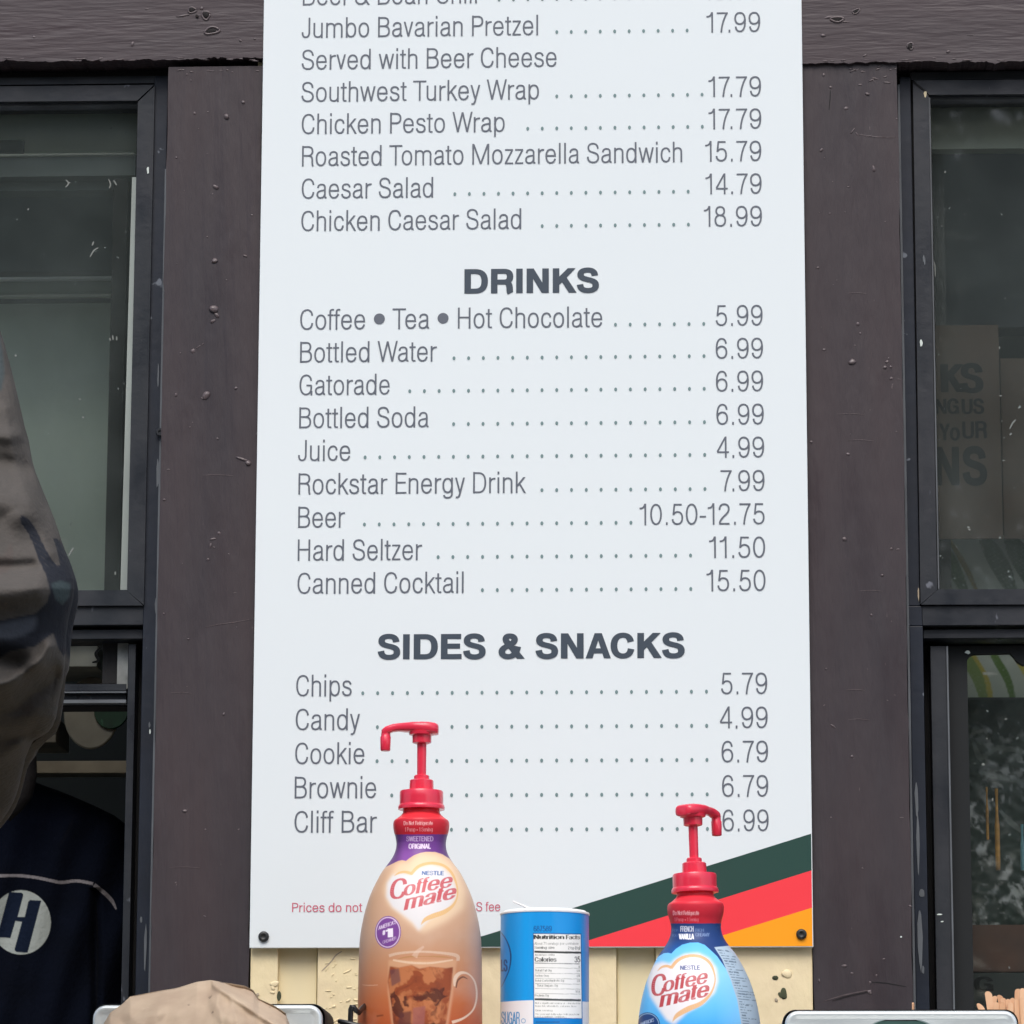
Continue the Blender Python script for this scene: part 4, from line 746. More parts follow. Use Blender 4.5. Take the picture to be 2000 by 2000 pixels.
M['amber'] = material('amber_glass', lin((255, 190, 90)), rough=.2, coat=.5, var=.9, col2=(.05, .035, .02), vscale=34, vstretch=(.3, .3, 1)); M['aqua'] = material('blue_glass', lin((110, 160, 170)), rough=.2, coat=.5)  # dark noise bands break the amber into short painted glints
for i, (x, ya, yb, r_, mt, lb_) in enumerate(((1927, 1537, 1640, 3.0, 'amber', 'thin amber bottle left of the pair behind the lower right pane'), (1946, 1540, 1700, 5.0, 'amber', 'wider amber bottle right of the thin one behind the pane'), (1996, 1610, 1700, 5.0, 'aqua', 'bluish bottle at the right picture edge behind the pane'))):
    X, Zt = P(x, ya, .20); Zb = P(x, yb, .20)[1]; h_ = Zt-Zb; q = r_/1740
    o = lathe('slim_bottle', [(q*.9, Zb), (q, Zb+.1*h_), (q, Zb+.55*h_), (q*.55, Zb+.68*h_), (q*.5, Zb+.9*h_), (q*.65, Zb+.92*h_), (q*.65, Zt)], (X, .20), M[mt], None, 16); tag(o, lb_, 'bottle', 'slim bottles behind the right pane')
tbox('brown_box', 1880, 2060, 1806, 1898, .25, .12, material('dark_brown_card', (.20, .10, .065), rough=.8, var=.5, col2=(.09, .06, .05), vscale=12), 'dark brown carton low behind the right pane', 'box', 1960)
gb = empty('grey_carton', (P(1960, 1990, .24)[0], .24, P(1960, 1990, .24)[1]), 'dark grey carton with a black letter G low behind the right pane', 'box')
pbox('carton_body', 1880, 2060, 1900, 2150, .235, .1, M['room'], gb, ref=1950, xm=1960); sign_text('G', 1905, 1938, 1936, 28, 22, 18, Y=.2345, mt='gap', par=gb)
# ================================================================ counter
YC = -.26
zc = P(1360, 2248, -.2)[1]
ct = empty('serving_counter', (0, -.25, zc), 'steel topped serving counter below the menu board holding bottles and dispensers', 'counter')
bm = bmesh.new(); box(bm, -1.5, -.52, zc-.035, 1.6, .0, zc, .004); bmo('counter_top', bm, M['steeld'], ct)
bm = bmesh.new(); box(bm, -1.45, -.46, 0, 1.55, -.02, zc-.036); bmo('counter_front', bm, M['creams'], ct)
# ---------------------------------------------------------------- creamer bottles
YB = -.20; SB = float(PXs(np.array([[.1, YB, ZO]]))[0][0]-PXs(np.array([[0, YB, ZO]]))[0][0])/.1
PROF = [(35, -10), (36, 3), (37.5, 9), (46, 17), (53, 22), (55, 28), (55, 36), (53.5, 45), (50.5, 55), (48.9, 64), (48.6, 70), (50, 80), (53.5, 90), (58.5, 99), (67, 111), (76, 123), (85.5, 140), (94.6, 159), (101.5, 176), (107.6, 196), (112, 214), (115.5, 232), (118, 250), (119.3, 268), (120.2, 300), (120.9, 350), (121.5, 420), (121.5, 470), (119, 490), (112, 503), (95, 507)]
def bottle(axis, yring, tilt, art, label, spout, basez):
    X0, Zr = P(axis, yring, YB); root = empty('creamer_bottle', (X0, YB, basez), label, 'bottle', 'pump creamer bottles on the counter')
    pr = smoothpts([(r/SB, Zr-dy/SB) for r, dy in PROF], 3); pr = np.array(pr)
    # resample by arc length
    dl = np.r_[0, np.cumsum(np.linalg.norm(np.diff(pr, axis=0), axis=1))]; nr = 620
    s_ = np.linspace(0, dl[-1], nr); R_ = np.interp(s_, dl, pr[:, 0]); Z_ = np.interp(s_, dl, pr[:, 1])
    ztop, zbot = Z_[0], Z_[-1]; Z_ = ztop+(Z_-ztop)*((ztop-basez)/(ztop-zbot)) if abs(zbot-basez) > .001 and False else Z_
    nf = 420; th = np.linspace(-math.pi/2-.25, math.pi/2+.25, nf)
    x = R_[:, None]*np.sin(th)[None]; y = -R_[:, None]*np.cos(th)[None]; z = Z_[:, None].repeat(nf, 1)
    ct_, st = math.cos(tilt), math.sin(tilt)
    def world(x, y, z):
        dz = z-basez; return np.stack([X0+x*ct_+(dz)*st-(Zr-basez)*st, YB+y, basez+dz*ct_-x*st], -1)
    V = world(x, y, z)
    # print position: front view of the bottle from counter height (elevation about 5 degrees), in label pixels
    el = np.clip(np.interp(V[..., 2], [ZO-.14, ZO+.12], [.070, .112]), .06, .12)
    py = yring-(V[..., 2]-Zr)*SB*.994+y*SB*el; px = axis+(V[..., 0]-X0)*SB
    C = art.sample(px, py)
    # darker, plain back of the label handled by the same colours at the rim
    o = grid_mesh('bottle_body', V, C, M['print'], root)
    nb = 40; thb = np.linspace(math.pi/2+.25, 3*math.pi/2-.25, nb); k = np.arange(0, nr, 10)
    xb = R_[k][:, None]*np.sin(thb)[None]; yb = -R_[k][:, None]*np.cos(thb)[None]; zb = Z_[k][:, None].repeat(nb, 1)
    Vb = world(xb, yb, zb); Cb = np.repeat(C[k][:, -1:, :], nb, 1); grid_mesh('bottle_back', Vb, Cb, M['print'], root)
    # pump
    def rot(p): q = world(np.array(p[0]), np.array(p[1]), np.array(p[2])); return (float(q[0]), float(q[1]), float(q[2]))
    def lt(name, rows, mat=M['redp'], n=44, parent=root):
        ob = lathe(name, [(r/SB, Zr-dy/SB) for r, dy in rows], (0, 0), mat, None, n)
        for v in ob.data.vertices: v.co = Vector(rot((v.co.x, v.co.y, v.co.z)))
        ob.parent = parent; ob.matrix_parent_inverse = Matrix.Translation(-Vector(root.location)); return ob
    lt('bottle_neck', [(34, 8), (34.5, 2), (35, -2), (35, -12)], M['steelclear'])
    cap = lt('pump_cap', [(38, 0), (45.7, .5), (46.2, -4), (44.6, -8.5), (43.2, -9.5), (43, -22), (43, -33), (41.5, -36.3), (24, -37), (23.8, -48), (23.2, -57), (21, -58.6), (15.3, -59), (15, -66), (13.5, -67.6), (9.6, -68)])
    lt('pump_stem', [(9, -60), (9.3, -133)]); lt('pump_socket', [(14, -130), (18.6, -132), (19, -146), (25, -148), (26, -154)])
    # head: lofted lever + nozzle
    secs = [(33, 150, 165, 8), (32, 148.5, 168, 17), (26, 148, 171, 22), (14, 148.5, 172.8, 25), (0, 150, 173, 26), (-17, 152, 172.8, 24), (-31, 153.5, 172, 18), (-46, 155, 171, 12.5), (-57, 154, 169.5, 11), (-64, 151, 167.5, 10.5), (-72, 149, 164.5, 9.5), (-78, 149, 160, 7), (-80, 150, 156, 3)]
    v, f = [], []; n = 20
    for a, lo, hi, dp in secs:                    # across the lever: offset from the stem, lower and upper height above the cap ring, half depth
        for k_ in range(n):
            an = 2*math.pi*k_/n; cx_, sx_ = math.cos(an), math.sin(an)
            v.append((a, dp*math.copysign(abs(cx_)**.55, cx_), (lo+hi)/2+(hi-lo)/2*math.copysign(abs(sx_)**.6, sx_)))
    m = len(secs)
    for i in range(m-1):
        for k_ in range(n): f.append((i*n+k_, i*n+(k_+1) % n, (i+1)*n+(k_+1) % n, (i+1)*n+k_))
    f += [tuple(range(n))[::-1], tuple((m-1)*n+k_ for k_ in range(n))]
    ca, sa = math.cos(spout), math.sin(spout)
    def hd(p): return rot(((p[0]*ca-p[1]*sa)/SB, (p[0]*sa+p[1]*ca)/SB, Zr+p[2]/SB))
    hdo = pyd('pump_head', [hd(p) for p in v], f, M['redp'], root, True)
    bm = bmesh.new(); bm.from_mesh(hdo.data); bmesh.ops.recalc_face_normals(bm, faces=bm.faces); bm.to_mesh(hdo.data); bm.free()
    nz = [(-71, 9.0, 158), (-71.5, 9.2, 150), (-71.5, 9.4, 146), (-71.8, 10.6, 144), (-72, 10.3, 130), (-72, 9.8, 118), (-72, 8.8, 116.2), (-72, 5, 117)]
    v, f = [], []; n = 20
    for a, r_, z_ in nz:
        for k_ in range(n): an = 2*math.pi*k_/n; v.append(hd((a+r_*math.cos(an), r_*math.sin(an), z_)))
    for i in range(len(nz)-1):
        for k_ in range(n): f.append((i*n+k_, i*n+(k_+1) % n, (i+1)*n+(k_+1) % n, (i+1)*n+k_))
    f += [tuple(range(n)), tuple((len(nz)-1)*n+k_ for k_ in range(n))]
    pyd('pump_nozzle', v, f, M['redp'], root, True)
    return root
M['steelclear'] = material('neck_plastic', (.25, .09, .10), rough=.25, coat=.4)
def logo(c, ox, oy, shx, first=True):
    """creamer wordmark with heart swoosh; ox, oy shift from the first bottle's layout"""
    return None
# bottle with coffee picture
A = Canvas(690, 1565, 956, 2120, 2, (216, 178, 150))
for y, c_ in ((1560, (232, 212, 196)),):
    pass
gy = (A.Y-1660)/340
def mixg(c, stops):
    ys = [s_[0] for s_ in stops]; cs = np.array([lin(s_[1]) for s_ in stops])
    for k in range(3): c.a[..., k] = np.interp(c.Y, ys, cs[:, k])
mixg(A, [(1660, (222, 184, 152)), (1740, (212, 172, 140)), (1830, (204, 162, 132)), (1880, (202, 144, 106)), (1950, (194, 110, 66)), (2000, (184, 90, 52)), (2100, (150, 70, 42))])
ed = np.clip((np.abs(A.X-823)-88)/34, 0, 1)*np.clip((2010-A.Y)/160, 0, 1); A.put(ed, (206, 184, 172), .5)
A.put(np.clip((A.noise(60, 4)-.5)*3, 0, 1)*((A.Y > 1790)), (220, 194, 174), .22)
PB = [(690, 1560), (956, 1560), (956, 1700), (884, 1683), (880, 1677.7), (867, 1669), (854, 1664.6), (836.5, 1664.3), (825, 1666.5), (813, 1671), (803, 1677.7), (798, 1682), (790, 1680.3), (781.5, 1682), (764, 1690), (690, 1720)]
# cream halo under the purple
A.poly([(770, 1705), (778, 1690), (795, 1684), (800, 1690), (815, 1674), (838, 1667), (860, 1668), (880, 1682), (900, 1706), (914, 1740), (912, 1775), (880, 1800), (835, 1822), (800, 1795), (765, 1765), (756, 1735)], (240, 214, 178), .75, 6)
HEART = [(762, 1725), (772, 1710), (790, 1705), (810, 1710), (826, 1696), (846, 1690), (868, 1694), (886, 1710), (895, 1732), (896, 1755), (886, 1772), (868, 1786), (848, 1796), (838, 1806), (828, 1818), (815, 1801), (795, 1786), (775, 1772), (762, 1752)]
A.poly(HEART, (226, 224, 224), .97, 3.2)
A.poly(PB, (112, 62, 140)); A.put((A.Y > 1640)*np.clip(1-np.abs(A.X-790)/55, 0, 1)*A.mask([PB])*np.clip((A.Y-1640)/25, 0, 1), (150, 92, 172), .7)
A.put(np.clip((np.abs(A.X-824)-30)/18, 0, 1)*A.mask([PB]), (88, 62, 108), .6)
A.poly([(690, 1560), (956, 1560), (956, 1630), (690, 1630)], (206, 44, 58)); A.poly([(690, 1560), (956, 1560), (956, 1600), (690, 1600)], (226, 52, 62))
def lab(c, kind, dx, dy):
    c.text('Do Not Refrigerate', 792+dx, 1612+dy, 849+dx, 8, (255, 195, 195), wv=16, wh=12); c.text('1 Pump = 1 Serving', 794+dx, 1624.5+dy, 848.5+dx, 8, (250, 170, 175), wv=13, wh=10)
lab(A, 0, 0, 0)
A.text('SWEETENED', 797, 1643.5, 849.5, 9.5, (205, 175, 220), wv=18, wh=14); A.text('ORIGINAL', 802, 1658, 845, 9.5, (245, 225, 250), wv=22, wh=17)
GOLD = (228, 186, 128)
A.ribbon([(776, 1711), (785, 1705.5), (797, 1703.5), (811, 1706.8)], [1, 4, 5, 6], GOLD)
A.ribbon([(809.5, 1708), (822, 1694), (838, 1687.5), (856, 1687), (874, 1693), (888, 1708), (897, 1730), (899, 1750), (892, 1768), (876, 1781), (855, 1789), (840, 1796), (832, 1806)], [6, 6, 5.5, 5.5, 5, 4.5, 3, 2.6, 5, 8.5, 9.5, 7, 1], GOLD)
A.text('NESTLE', 831, 1709.5, 872, 7.8, (84, 116, 168), slope=.01, wv=22, wh=18)
RED1 = (200, 92, 98)
def wordmark(c, C0, O0, M0, col):
    c.text('C', C0[0], C0[1], C0[2], C0[3], col, slope=-.1, shear=.10, wv=17, wh=10)
    c.text('offee', O0[0], O0[1], O0[2], O0[3], col, slope=O0[4], shear=.12, wv=18, wh=9)
    c.text('mate', M0[0], M0[1], M0[2], M0[3], col, slope=M0[4], shear=.14, wv=20, wh=10)
wordmark(A, (768.5, 1757.5, 798, 40), (796.5, 1751, 886, 29, -.2), (799.5, 1778, 893, 30, -.24), RED1)
def oval(cx, cy, rx, ry, n=40): return [(cx+rx*math.cos(2*math.pi*k/n), cy+ry*math.sin(2*math.pi*k/n)) for k in range(n)]
A.poly(oval(767, 1820.4, 26.5, 31.5), (128, 78, 152)); A.poly(oval(767, 1820.4, 25, 29.8), (226, 200, 226)); A.poly(oval(767, 1820.4, 23, 27.6), (128, 76, 152))
A.text("AMERICA'S", 748, 1816, 783.5, 7.5, (235, 215, 240), slope=-.34, wv=18, wh=14); A.text('#', 756, 1826, 762, 9, (240, 225, 245), slope=-.1, wv=22, wh=18); A.text('1', 763, 1831, 774, 17, (250, 240, 252), slope=-.1, wv=30, wh=20)
A.text('CREAMER', 757, 1843, 784, 6, (220, 195, 228), slope=-.32, wv=16, wh=12)
# glass mug of coffee printed on the label
mug = [(769, 1874), (900, 1874), (894, 1935), (884, 2010), (872, 2120), (790, 2120), (778, 2010), (768, 1935)]
cof = [(772, 1886), (790, 1889), (815, 1884), (830, 1891), (850, 1887), (880, 1890), (893, 1888), (890, 1930), (880, 2000), (868, 2120), (795, 2120), (776, 1960), (768, 1915)]
A.poly(mug, (225, 178, 140), .5, 1.5); A.poly(cof, (150, 76, 46), 1, 1)
mm = A.mask([cof]); nA = A.noise(30, 11, 1, 60); nB = A.noise(24, 12, 1, 50)
A.put(mm*np.clip((nA-.50)*8, 0, 1), (198, 126, 82), .8); A.put(mm*np.clip((nB-.56)*9, 0, 1), (84, 42, 34), .9); A.put(mm*np.clip((.42-nA)*8, 0, 1), (120, 58, 40), .8)
A.poly([(818, 1966), (842, 1962), (840, 2000), (836, 2030), (816, 2030)], (160, 96, 88), .8, 1.2); A.poly([(792, 1975), (815, 1972), (814, 2040), (786, 2040)], (96, 54, 52), .8, 1.5); A.poly([(772, 1893), (790, 1890), (794, 1915), (776, 1925)], (98, 66, 72), .7, 1.2)
A.ribbon([(770, 1866), (790, 1861), (833, 1858), (876, 1861), (900, 1866), (902, 1876)], [6, 5, 4, 5, 7, 6], (234, 212, 190), .5); A.ribbon([(778, 1874), (812, 1879), (850, 1880), (893, 1874)], [3.5, 4.5, 4, 3], (236, 208, 178), .7)
A.ribbon([(788, 1872), (810, 1867.5), (840, 1867), (870, 1867.5), (890, 1870)], [1, 3, 1.5, 3.5, 1], (188, 138, 92), .9)
A.ribbon([(896, 1925), (898, 1908), (908, 1899), (922, 1902), (933, 1918), (936, 1945), (930, 1970), (913, 1986), (892, 1994)], [3, 7, 6, 3, 3, 3, 3, 4, 6], (236, 208, 182), .9)
A.ribbon([(899, 1928), (902, 1914), (911, 1907), (920, 1911)], [2, 3, 3, 1], (96, 66, 56), .9)
A.ribbon([(820, 1868), (826, 1858), (838, 1848)], [12, 8, 4], (238, 216, 198), .35); A.ribbon([(714, 1922), (730, 1923), (748, 1922)], [1, 1.5, 1], (240, 200, 170), .6); A.ribbon([(746, 1982), (760, 1980)], [4, 3], (120, 62, 36), .7)
base1 = P(823, 2088, YB)[1]
bottle(823, 1581, 0.0, A, 'taller standing creamer bottle with tan label, purple neck and spout to the left', 0.0, base1)
# blue bottle
B = Canvas(1225, 1725, 1500, 2285, 2, (84, 178, 238))
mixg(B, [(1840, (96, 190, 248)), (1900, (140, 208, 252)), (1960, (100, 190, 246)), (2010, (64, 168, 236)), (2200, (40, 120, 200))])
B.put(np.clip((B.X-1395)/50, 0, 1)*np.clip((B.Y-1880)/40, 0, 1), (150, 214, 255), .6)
HB = [(1264, 1917), (1266, 1900), (1275, 1883), (1293, 1877), (1309, 1881), (1319, 1871), (1336.6, 1862), (1363, 1860), (1384, 1870), (1398, 1889), (1401, 1914), (1394, 1936), (1372, 1957), (1340, 1974), (1316, 1997), (1301, 1988), (1287, 1968), (1270, 1943)]
B.poly(HB, (232, 230, 232), 1, 3.0)
NB_ = [(1225, 1720), (1500, 1720), (1500, 1900), (1420, 1896), (1399, 1866), (1386, 1853.7), (1375.5, 1844.4), (1363, 1839.8), (1347.5, 1840), (1332, 1844), (1319.6, 1852), (1311, 1861), (1305, 1859.5), (1296, 1860.5), (1285.4, 1867), (1225, 1905)]
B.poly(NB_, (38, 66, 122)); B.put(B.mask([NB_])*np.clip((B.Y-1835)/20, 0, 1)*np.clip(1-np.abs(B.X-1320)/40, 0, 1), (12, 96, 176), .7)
# facts panel wrapping the right side
PN = [(1394, 1849), (1425, 1846), (1500, 1846), (1500, 2200), (1450, 2200), (1445, 2000), (1437, 1950), (1425, 1912), (1409, 1873)]
B.poly(PN, (176, 196, 212)); pm = B.mask([PN])
edge = np.interp(B.Y, [1849, 1873, 1912, 1950, 2000, 2200], [1394, 1409, 1425, 1437, 1445, 1450])
rr_ = np.random.RandomState(2)
for k in range(40):
    y = 1854+k*5.2; L_ = rr_.uniform(12, 44); th_ = 1.1 if k % 4 else 2.0; sl_ = .12
    yy = y+(B.X-edge)*sl_; B.put(pm*np.clip(1.2-np.abs(B.Y-yy)/th_, 0, 1)*((B.X-edge) > 3)*((B.X-edge) < L_)*(B.noise(3, k+60) > .40), (52, 72, 96), .8)
B.poly([(1225, 1720), (1500, 1720), (1500, 1803), (1225, 1803)], (204, 44, 60)); B.poly([(1225, 1720), (1500, 1720), (1500, 1764), (1225, 1766)], (228, 54, 68))
B.text('Do Not Refrigerate', 1314.5, 1787, 1365, 8.5, (255, 190, 195), wv=17, wh=13); B.text('1 Pump = 1 Serving', 1317, 1799, 1364, 7.5, (240, 130, 145), wv=13, wh=10)
B.text('FRENCH', 1329, 1819, 1354, 10.5, (205, 210, 225), wv=20, wh=16); B.text('VANILLA', 1326, 1833.5, 1354.5, 10.5, (248, 250, 255), wv=26, wh=20)
B.text('RICH', 1358, 1819, 1374, 6, (92, 120, 168), wv=18, wh=14); B.text('CREAMY', 1358, 1828, 1385, 6.5, (110, 136, 182), wv=20, wh=15); B.text('FOR', 1313, 1819, 1325, 5, (80, 108, 158), wv=16, wh=13); B.text('YOU', 1312, 1829, 1323, 5, (80, 108, 158), wv=16, wh=13)
G2 = (226, 180, 132)
B.ribbon([(1284, 1894.5), (1292, 1887.5), (1302, 1885), (1311.5, 1888)], [1, 4, 5, 6], G2)
B.ribbon([(1310.5, 1889), (1321, 1876), (1335, 1868), (1352, 1865), (1370, 1868), (1385, 1879), (1393, 1897), (1394.5, 1916), (1386, 1938), (1368, 1956), (1343, 1967), (1322, 1979), (1313, 1991)], [6, 6.5, 6, 6, 6, 5.5, 3.4, 2.6, 4.5, 8, 10, 8, 1], G2)
B.text('NESTLE', 1328.5, 1892.5, 1366, 8.4, (98, 110, 152), slope=-.01, wv=22, wh=18)
RED2 = (186, 74, 80)
wordmark(B, (1271.5, 1943.5, 1297, 42), (1295, 1935.5, 1378, 29, -.21), (1289, 1964, 1380, 31, -.23), RED2)
B.poly(oval(1265, 1998, 24, 24), (26, 62, 118)); B.poly(oval(1265, 1998, 22.3, 22.3), (150, 190, 225)); B.poly(oval(1265, 1998, 21, 21), (26, 66, 124)); B.text("AMERICA'S", 1250, 2001, 1277, 7, (190, 210, 235), slope=-.36, wv=18, wh=14)
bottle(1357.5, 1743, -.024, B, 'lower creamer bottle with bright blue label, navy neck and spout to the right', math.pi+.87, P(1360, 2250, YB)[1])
# ---------------------------------------------------------------- sugar canister
YG = -.17; SG = float(PXs(np.array([[.1, YG, ZO]]))[0][0]-PXs(np.array([[0, YG, ZO]]))[0][0])/.1
X0, Zr = P(1064, 1786, YG); zb = base1
can = empty('sugar_canister', (X0, YG, zb), 'blue and white cardboard sugar canister with a facts panel between the two bottles', 'canister')
G = Canvas(970, 1770, 1160, 2110, 3, (0, 150, 228))
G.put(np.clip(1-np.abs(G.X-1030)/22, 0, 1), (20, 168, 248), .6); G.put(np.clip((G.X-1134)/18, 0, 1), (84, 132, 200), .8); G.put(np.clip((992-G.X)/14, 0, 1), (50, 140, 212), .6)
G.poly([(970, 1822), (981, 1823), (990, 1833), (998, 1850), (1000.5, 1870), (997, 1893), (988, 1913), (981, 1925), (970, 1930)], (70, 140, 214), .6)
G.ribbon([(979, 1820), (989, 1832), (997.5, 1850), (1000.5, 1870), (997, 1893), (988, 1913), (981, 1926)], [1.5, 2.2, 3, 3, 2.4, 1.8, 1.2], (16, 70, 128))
G.text('LS', 980, 1895.5, 993, 22, (28, 62, 120), wv=26, wh=16)
G.text('687589', 1046, 1819, 1080.5, 11, (14, 84, 152), wv=20, wh=13)
G.poly([(970, 1956), (1000, 1953), (1045, 1951), (1045, 2110), (970, 2110)], (240, 238, 240)); G.poly([(1138, 1954), (1160, 1956), (1160, 2110), (1138, 2110)], (226, 232, 242))
G.text('SUGAR', 981, 1997.5, 1018.5, 24, (70, 150, 206), wv=20, wh=12); G.ribbon(oval(1026, 1990.5, 4, 4, 12)+[(1030, 1990.5)], [1.3]*13, (90, 160, 210), k=3)
G.poly([(1045.5, 1985), (1139, 1985), (1139, 2110), (1045.5, 2110)], (6, 130, 208)); G.text('www.sugar.com', 1049, 1996, 1096, 6, (8, 70, 130), wv=16, wh=14) if False else G.ribbon([(1050, 1993), (1072, 1993), (1096, 1993)], [3.5, 3.5, 3], (8, 90, 160), .8)
G.poly([(1044.3, 1821.5), (1137, 1823), (1139, 1987), (1046, 1985)], (8, 96, 160)); G.poly([(1046, 1823.5), (1135.5, 1825), (1137.5, 1986), (1047.5, 1984)], (244, 244, 240))
K = (58, 60, 58)
G.text('Nutrition', 1046.8, 1833.5, 1104, 8, K, slope=.004, wv=24, wh=15); G.text('Facts', 1108.5, 1834, 1134, 8, K, slope=.004, wv=24, wh=15)
G.text('About 71 servings per container', 1047.5, 1844.5, 1132, 5, (110, 112, 106), slope=.003, wv=12, wh=10); G.text('Serving size', 1047.5, 1852.5, 1086, 5, (80, 82, 80), wv=18, wh=13); G.text('2 tsp (8g)', 1112, 1853.5, 1134.5, 5.5, (80, 82, 80), wv=18, wh=13)
G.poly([(1047.5, 1856), (1136, 1858), (1136, 1862), (1047.5, 1860)], K); G.text('Amount per serving', 1048.5, 1865.5, 1086, 3.5, (80, 80, 80), wv=16, wh=13)
G.text('Calories', 1048.5, 1877, 1089.5, 8.5, K, wv=21, wh=14); G.text('35', 1124.5, 1878.5, 1134.5, 11, K, wv=22, wh=15); G.poly([(1048, 1879), (1134, 1881), (1134, 1882.3), (1048, 1880.3)], (90, 92, 90))
for i, (y, t, r, ind) in enumerate(((1888.5, None, '%', 0), (1896, 'Total Fat 0g', '0%', 0), (1906, 'Sodium 0mg', '0%', 0), (1915.5, 'Total Carbohydrate 8g', '3%', 0), (1925, 'Total Sugars 8g', None, 4), (1936, None, '16%', 0), (1944, 'Protein 0g', None, 0))):
    if t: G.text(t, 1048.5+ind, y, 1048.5+ind+len(t)*2.65, 4.4, (96, 98, 92), wv=16, wh=13)
    if r: G.text(r, 1134-2.8*len(r), y+1, 1134.5, 4.6, (100, 100, 96), wv=14, wh=12)
    if i < 6: yy = (1888, 1898.5, 1908.5, 1918.5, 1928, 1937.5)[i]; G.poly([(1049, yy), (1135, yy+1.8), (1135, yy+2.6), (1049, yy+.8)], (150, 150, 146))
G.poly([(1048, 1947), (1136, 1949.5), (1136, 1953.5), (1048, 1951)], (66, 72, 72))
for y, L_, t in ((1958, 86, 'Not a significant source of saturated fat'), (1963.5, 78, 'trans fat, vitamin D, calcium, iron'), (1972, 33, 'One serving'), (1979, 84, 'The percent daily value tells you how'), (1983.8, 60, 'much a nutrient contributes')):
    G.text(t, 1049, y, 1049+L_, 3.2, (112, 112, 106), slope=.012, wv=13, wh=11)
nr, nf = 330, 420; zt_ = Zr+.0005; zs = np.linspace(zt_, zb, nr); thf = np.linspace(-math.pi/2-.2, math.pi/2+.2, nf); RG = 86.5/SG
x = RG*np.sin(thf)[None].repeat(nr, 0); y = -RG*np.cos(thf)[None].repeat(nr, 0); z = zs[:, None].repeat(nf, 1)
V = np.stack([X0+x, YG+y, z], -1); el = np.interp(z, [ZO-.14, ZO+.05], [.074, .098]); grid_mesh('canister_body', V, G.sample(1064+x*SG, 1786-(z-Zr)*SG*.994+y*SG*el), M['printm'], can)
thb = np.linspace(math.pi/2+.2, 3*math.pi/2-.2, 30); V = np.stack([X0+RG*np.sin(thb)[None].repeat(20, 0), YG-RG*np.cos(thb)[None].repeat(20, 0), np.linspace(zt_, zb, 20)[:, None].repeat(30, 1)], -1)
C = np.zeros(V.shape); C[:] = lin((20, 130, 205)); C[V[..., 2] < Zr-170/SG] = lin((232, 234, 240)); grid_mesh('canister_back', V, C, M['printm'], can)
lathe('canister_lid', [(RG*.985, Zr-.0015), (RG*1.012, Zr-.0012), (RG*1.018, Zr+.0002), (RG*1.005, Zr+.0012), (RG*.955, Zr+.0018), (RG*.93, Zr+.0030), (RG*.88, Zr+.0034), (RG*.3, Zr+.0034)], (X0, YG), M['white'], can, 64)
p0 = P(1037, 1776, YG); p1 = P(1001, 1760, YG)
pyd('pouring_flap', [(p0[0], YG-.01, p0[1]-.0008), (p1[0], YG-.004, p1[1]-.0004), (p1[0]+.0008, YG-.004, p1[1]+.0006), (p0[0], YG-.01, p0[1]+.0008), (p0[0], YG+.008, p0[1]-.0008), (p1[0], YG+.008, p1[1]-.0004), (p1[0]+.0008, YG+.008, p1[1]+.0006), (p0[0], YG+.008, p0[1]+.0008)],
    [(0, 1, 2, 3), (4, 7, 6, 5), (0, 4, 5, 1), (3, 2, 6, 7), (1, 5, 6, 2), (0, 3, 7, 4)], M['white'], can)
# ---------------------------------------------------------------- wire rack
wr_ = empty('wire_rack', (P(800, 2090, -.2)[0], -.2, zc), 'black wire rack under the tan bottle and the sugar canister', 'rack')
def pp(x, y, Y): a = P(x, y, Y); return (a[0], Y, a[1])
RW = 5.0/1850
tube('rack_hook', [pp(684, 2100, -.262), pp(684.5, 1995, -.262), pp(685, 1972, -.262), pp(687, 1966, -.262), pp(690, 1966, -.262), pp(695, 1973, -.26), pp(701, 1978, -.256), pp(706, 1971, -.245), pp(714, 1963, -.23), pp(722, 1955, -.21)], RW, M['wire'], wr_, 12)
tube('rack_rail', [pp(664, 1995, -.275), pp(668, 1996, -.28), pp(690, 2001, -.28), pp(760, 2016, -.28), pp(1000, 2060, -.28), pp(1200, 2075, -.28)], RW, M['wire'], wr_, 12)
zr = base1-.004
for yy in (-.26, -.22, -.18, -.14): tube('rack_wire', [(P(700, 2090, -.2)[0], yy, zr), (P(1160, 2090, -.2)[0], yy, zr)], .002, M['wire'], wr_, 8)
for xx in (705, 1155):
    for yy in (-.26, -.14): tube('rack_leg', [(P(xx, 2090, -.2)[0], yy, zr), (P(xx, 2090, -.2)[0], yy, zc)], .0026, M['wire'], wr_, 8)
tube('rack_rail', [(P(684, 2090, -.262)[0], -.262, zc+.002), (P(684, 2090, -.262)[0], -.262, zr), (P(700, 2090, -.2)[0], -.26, zr)], .0026, M['wire'], wr_, 8)
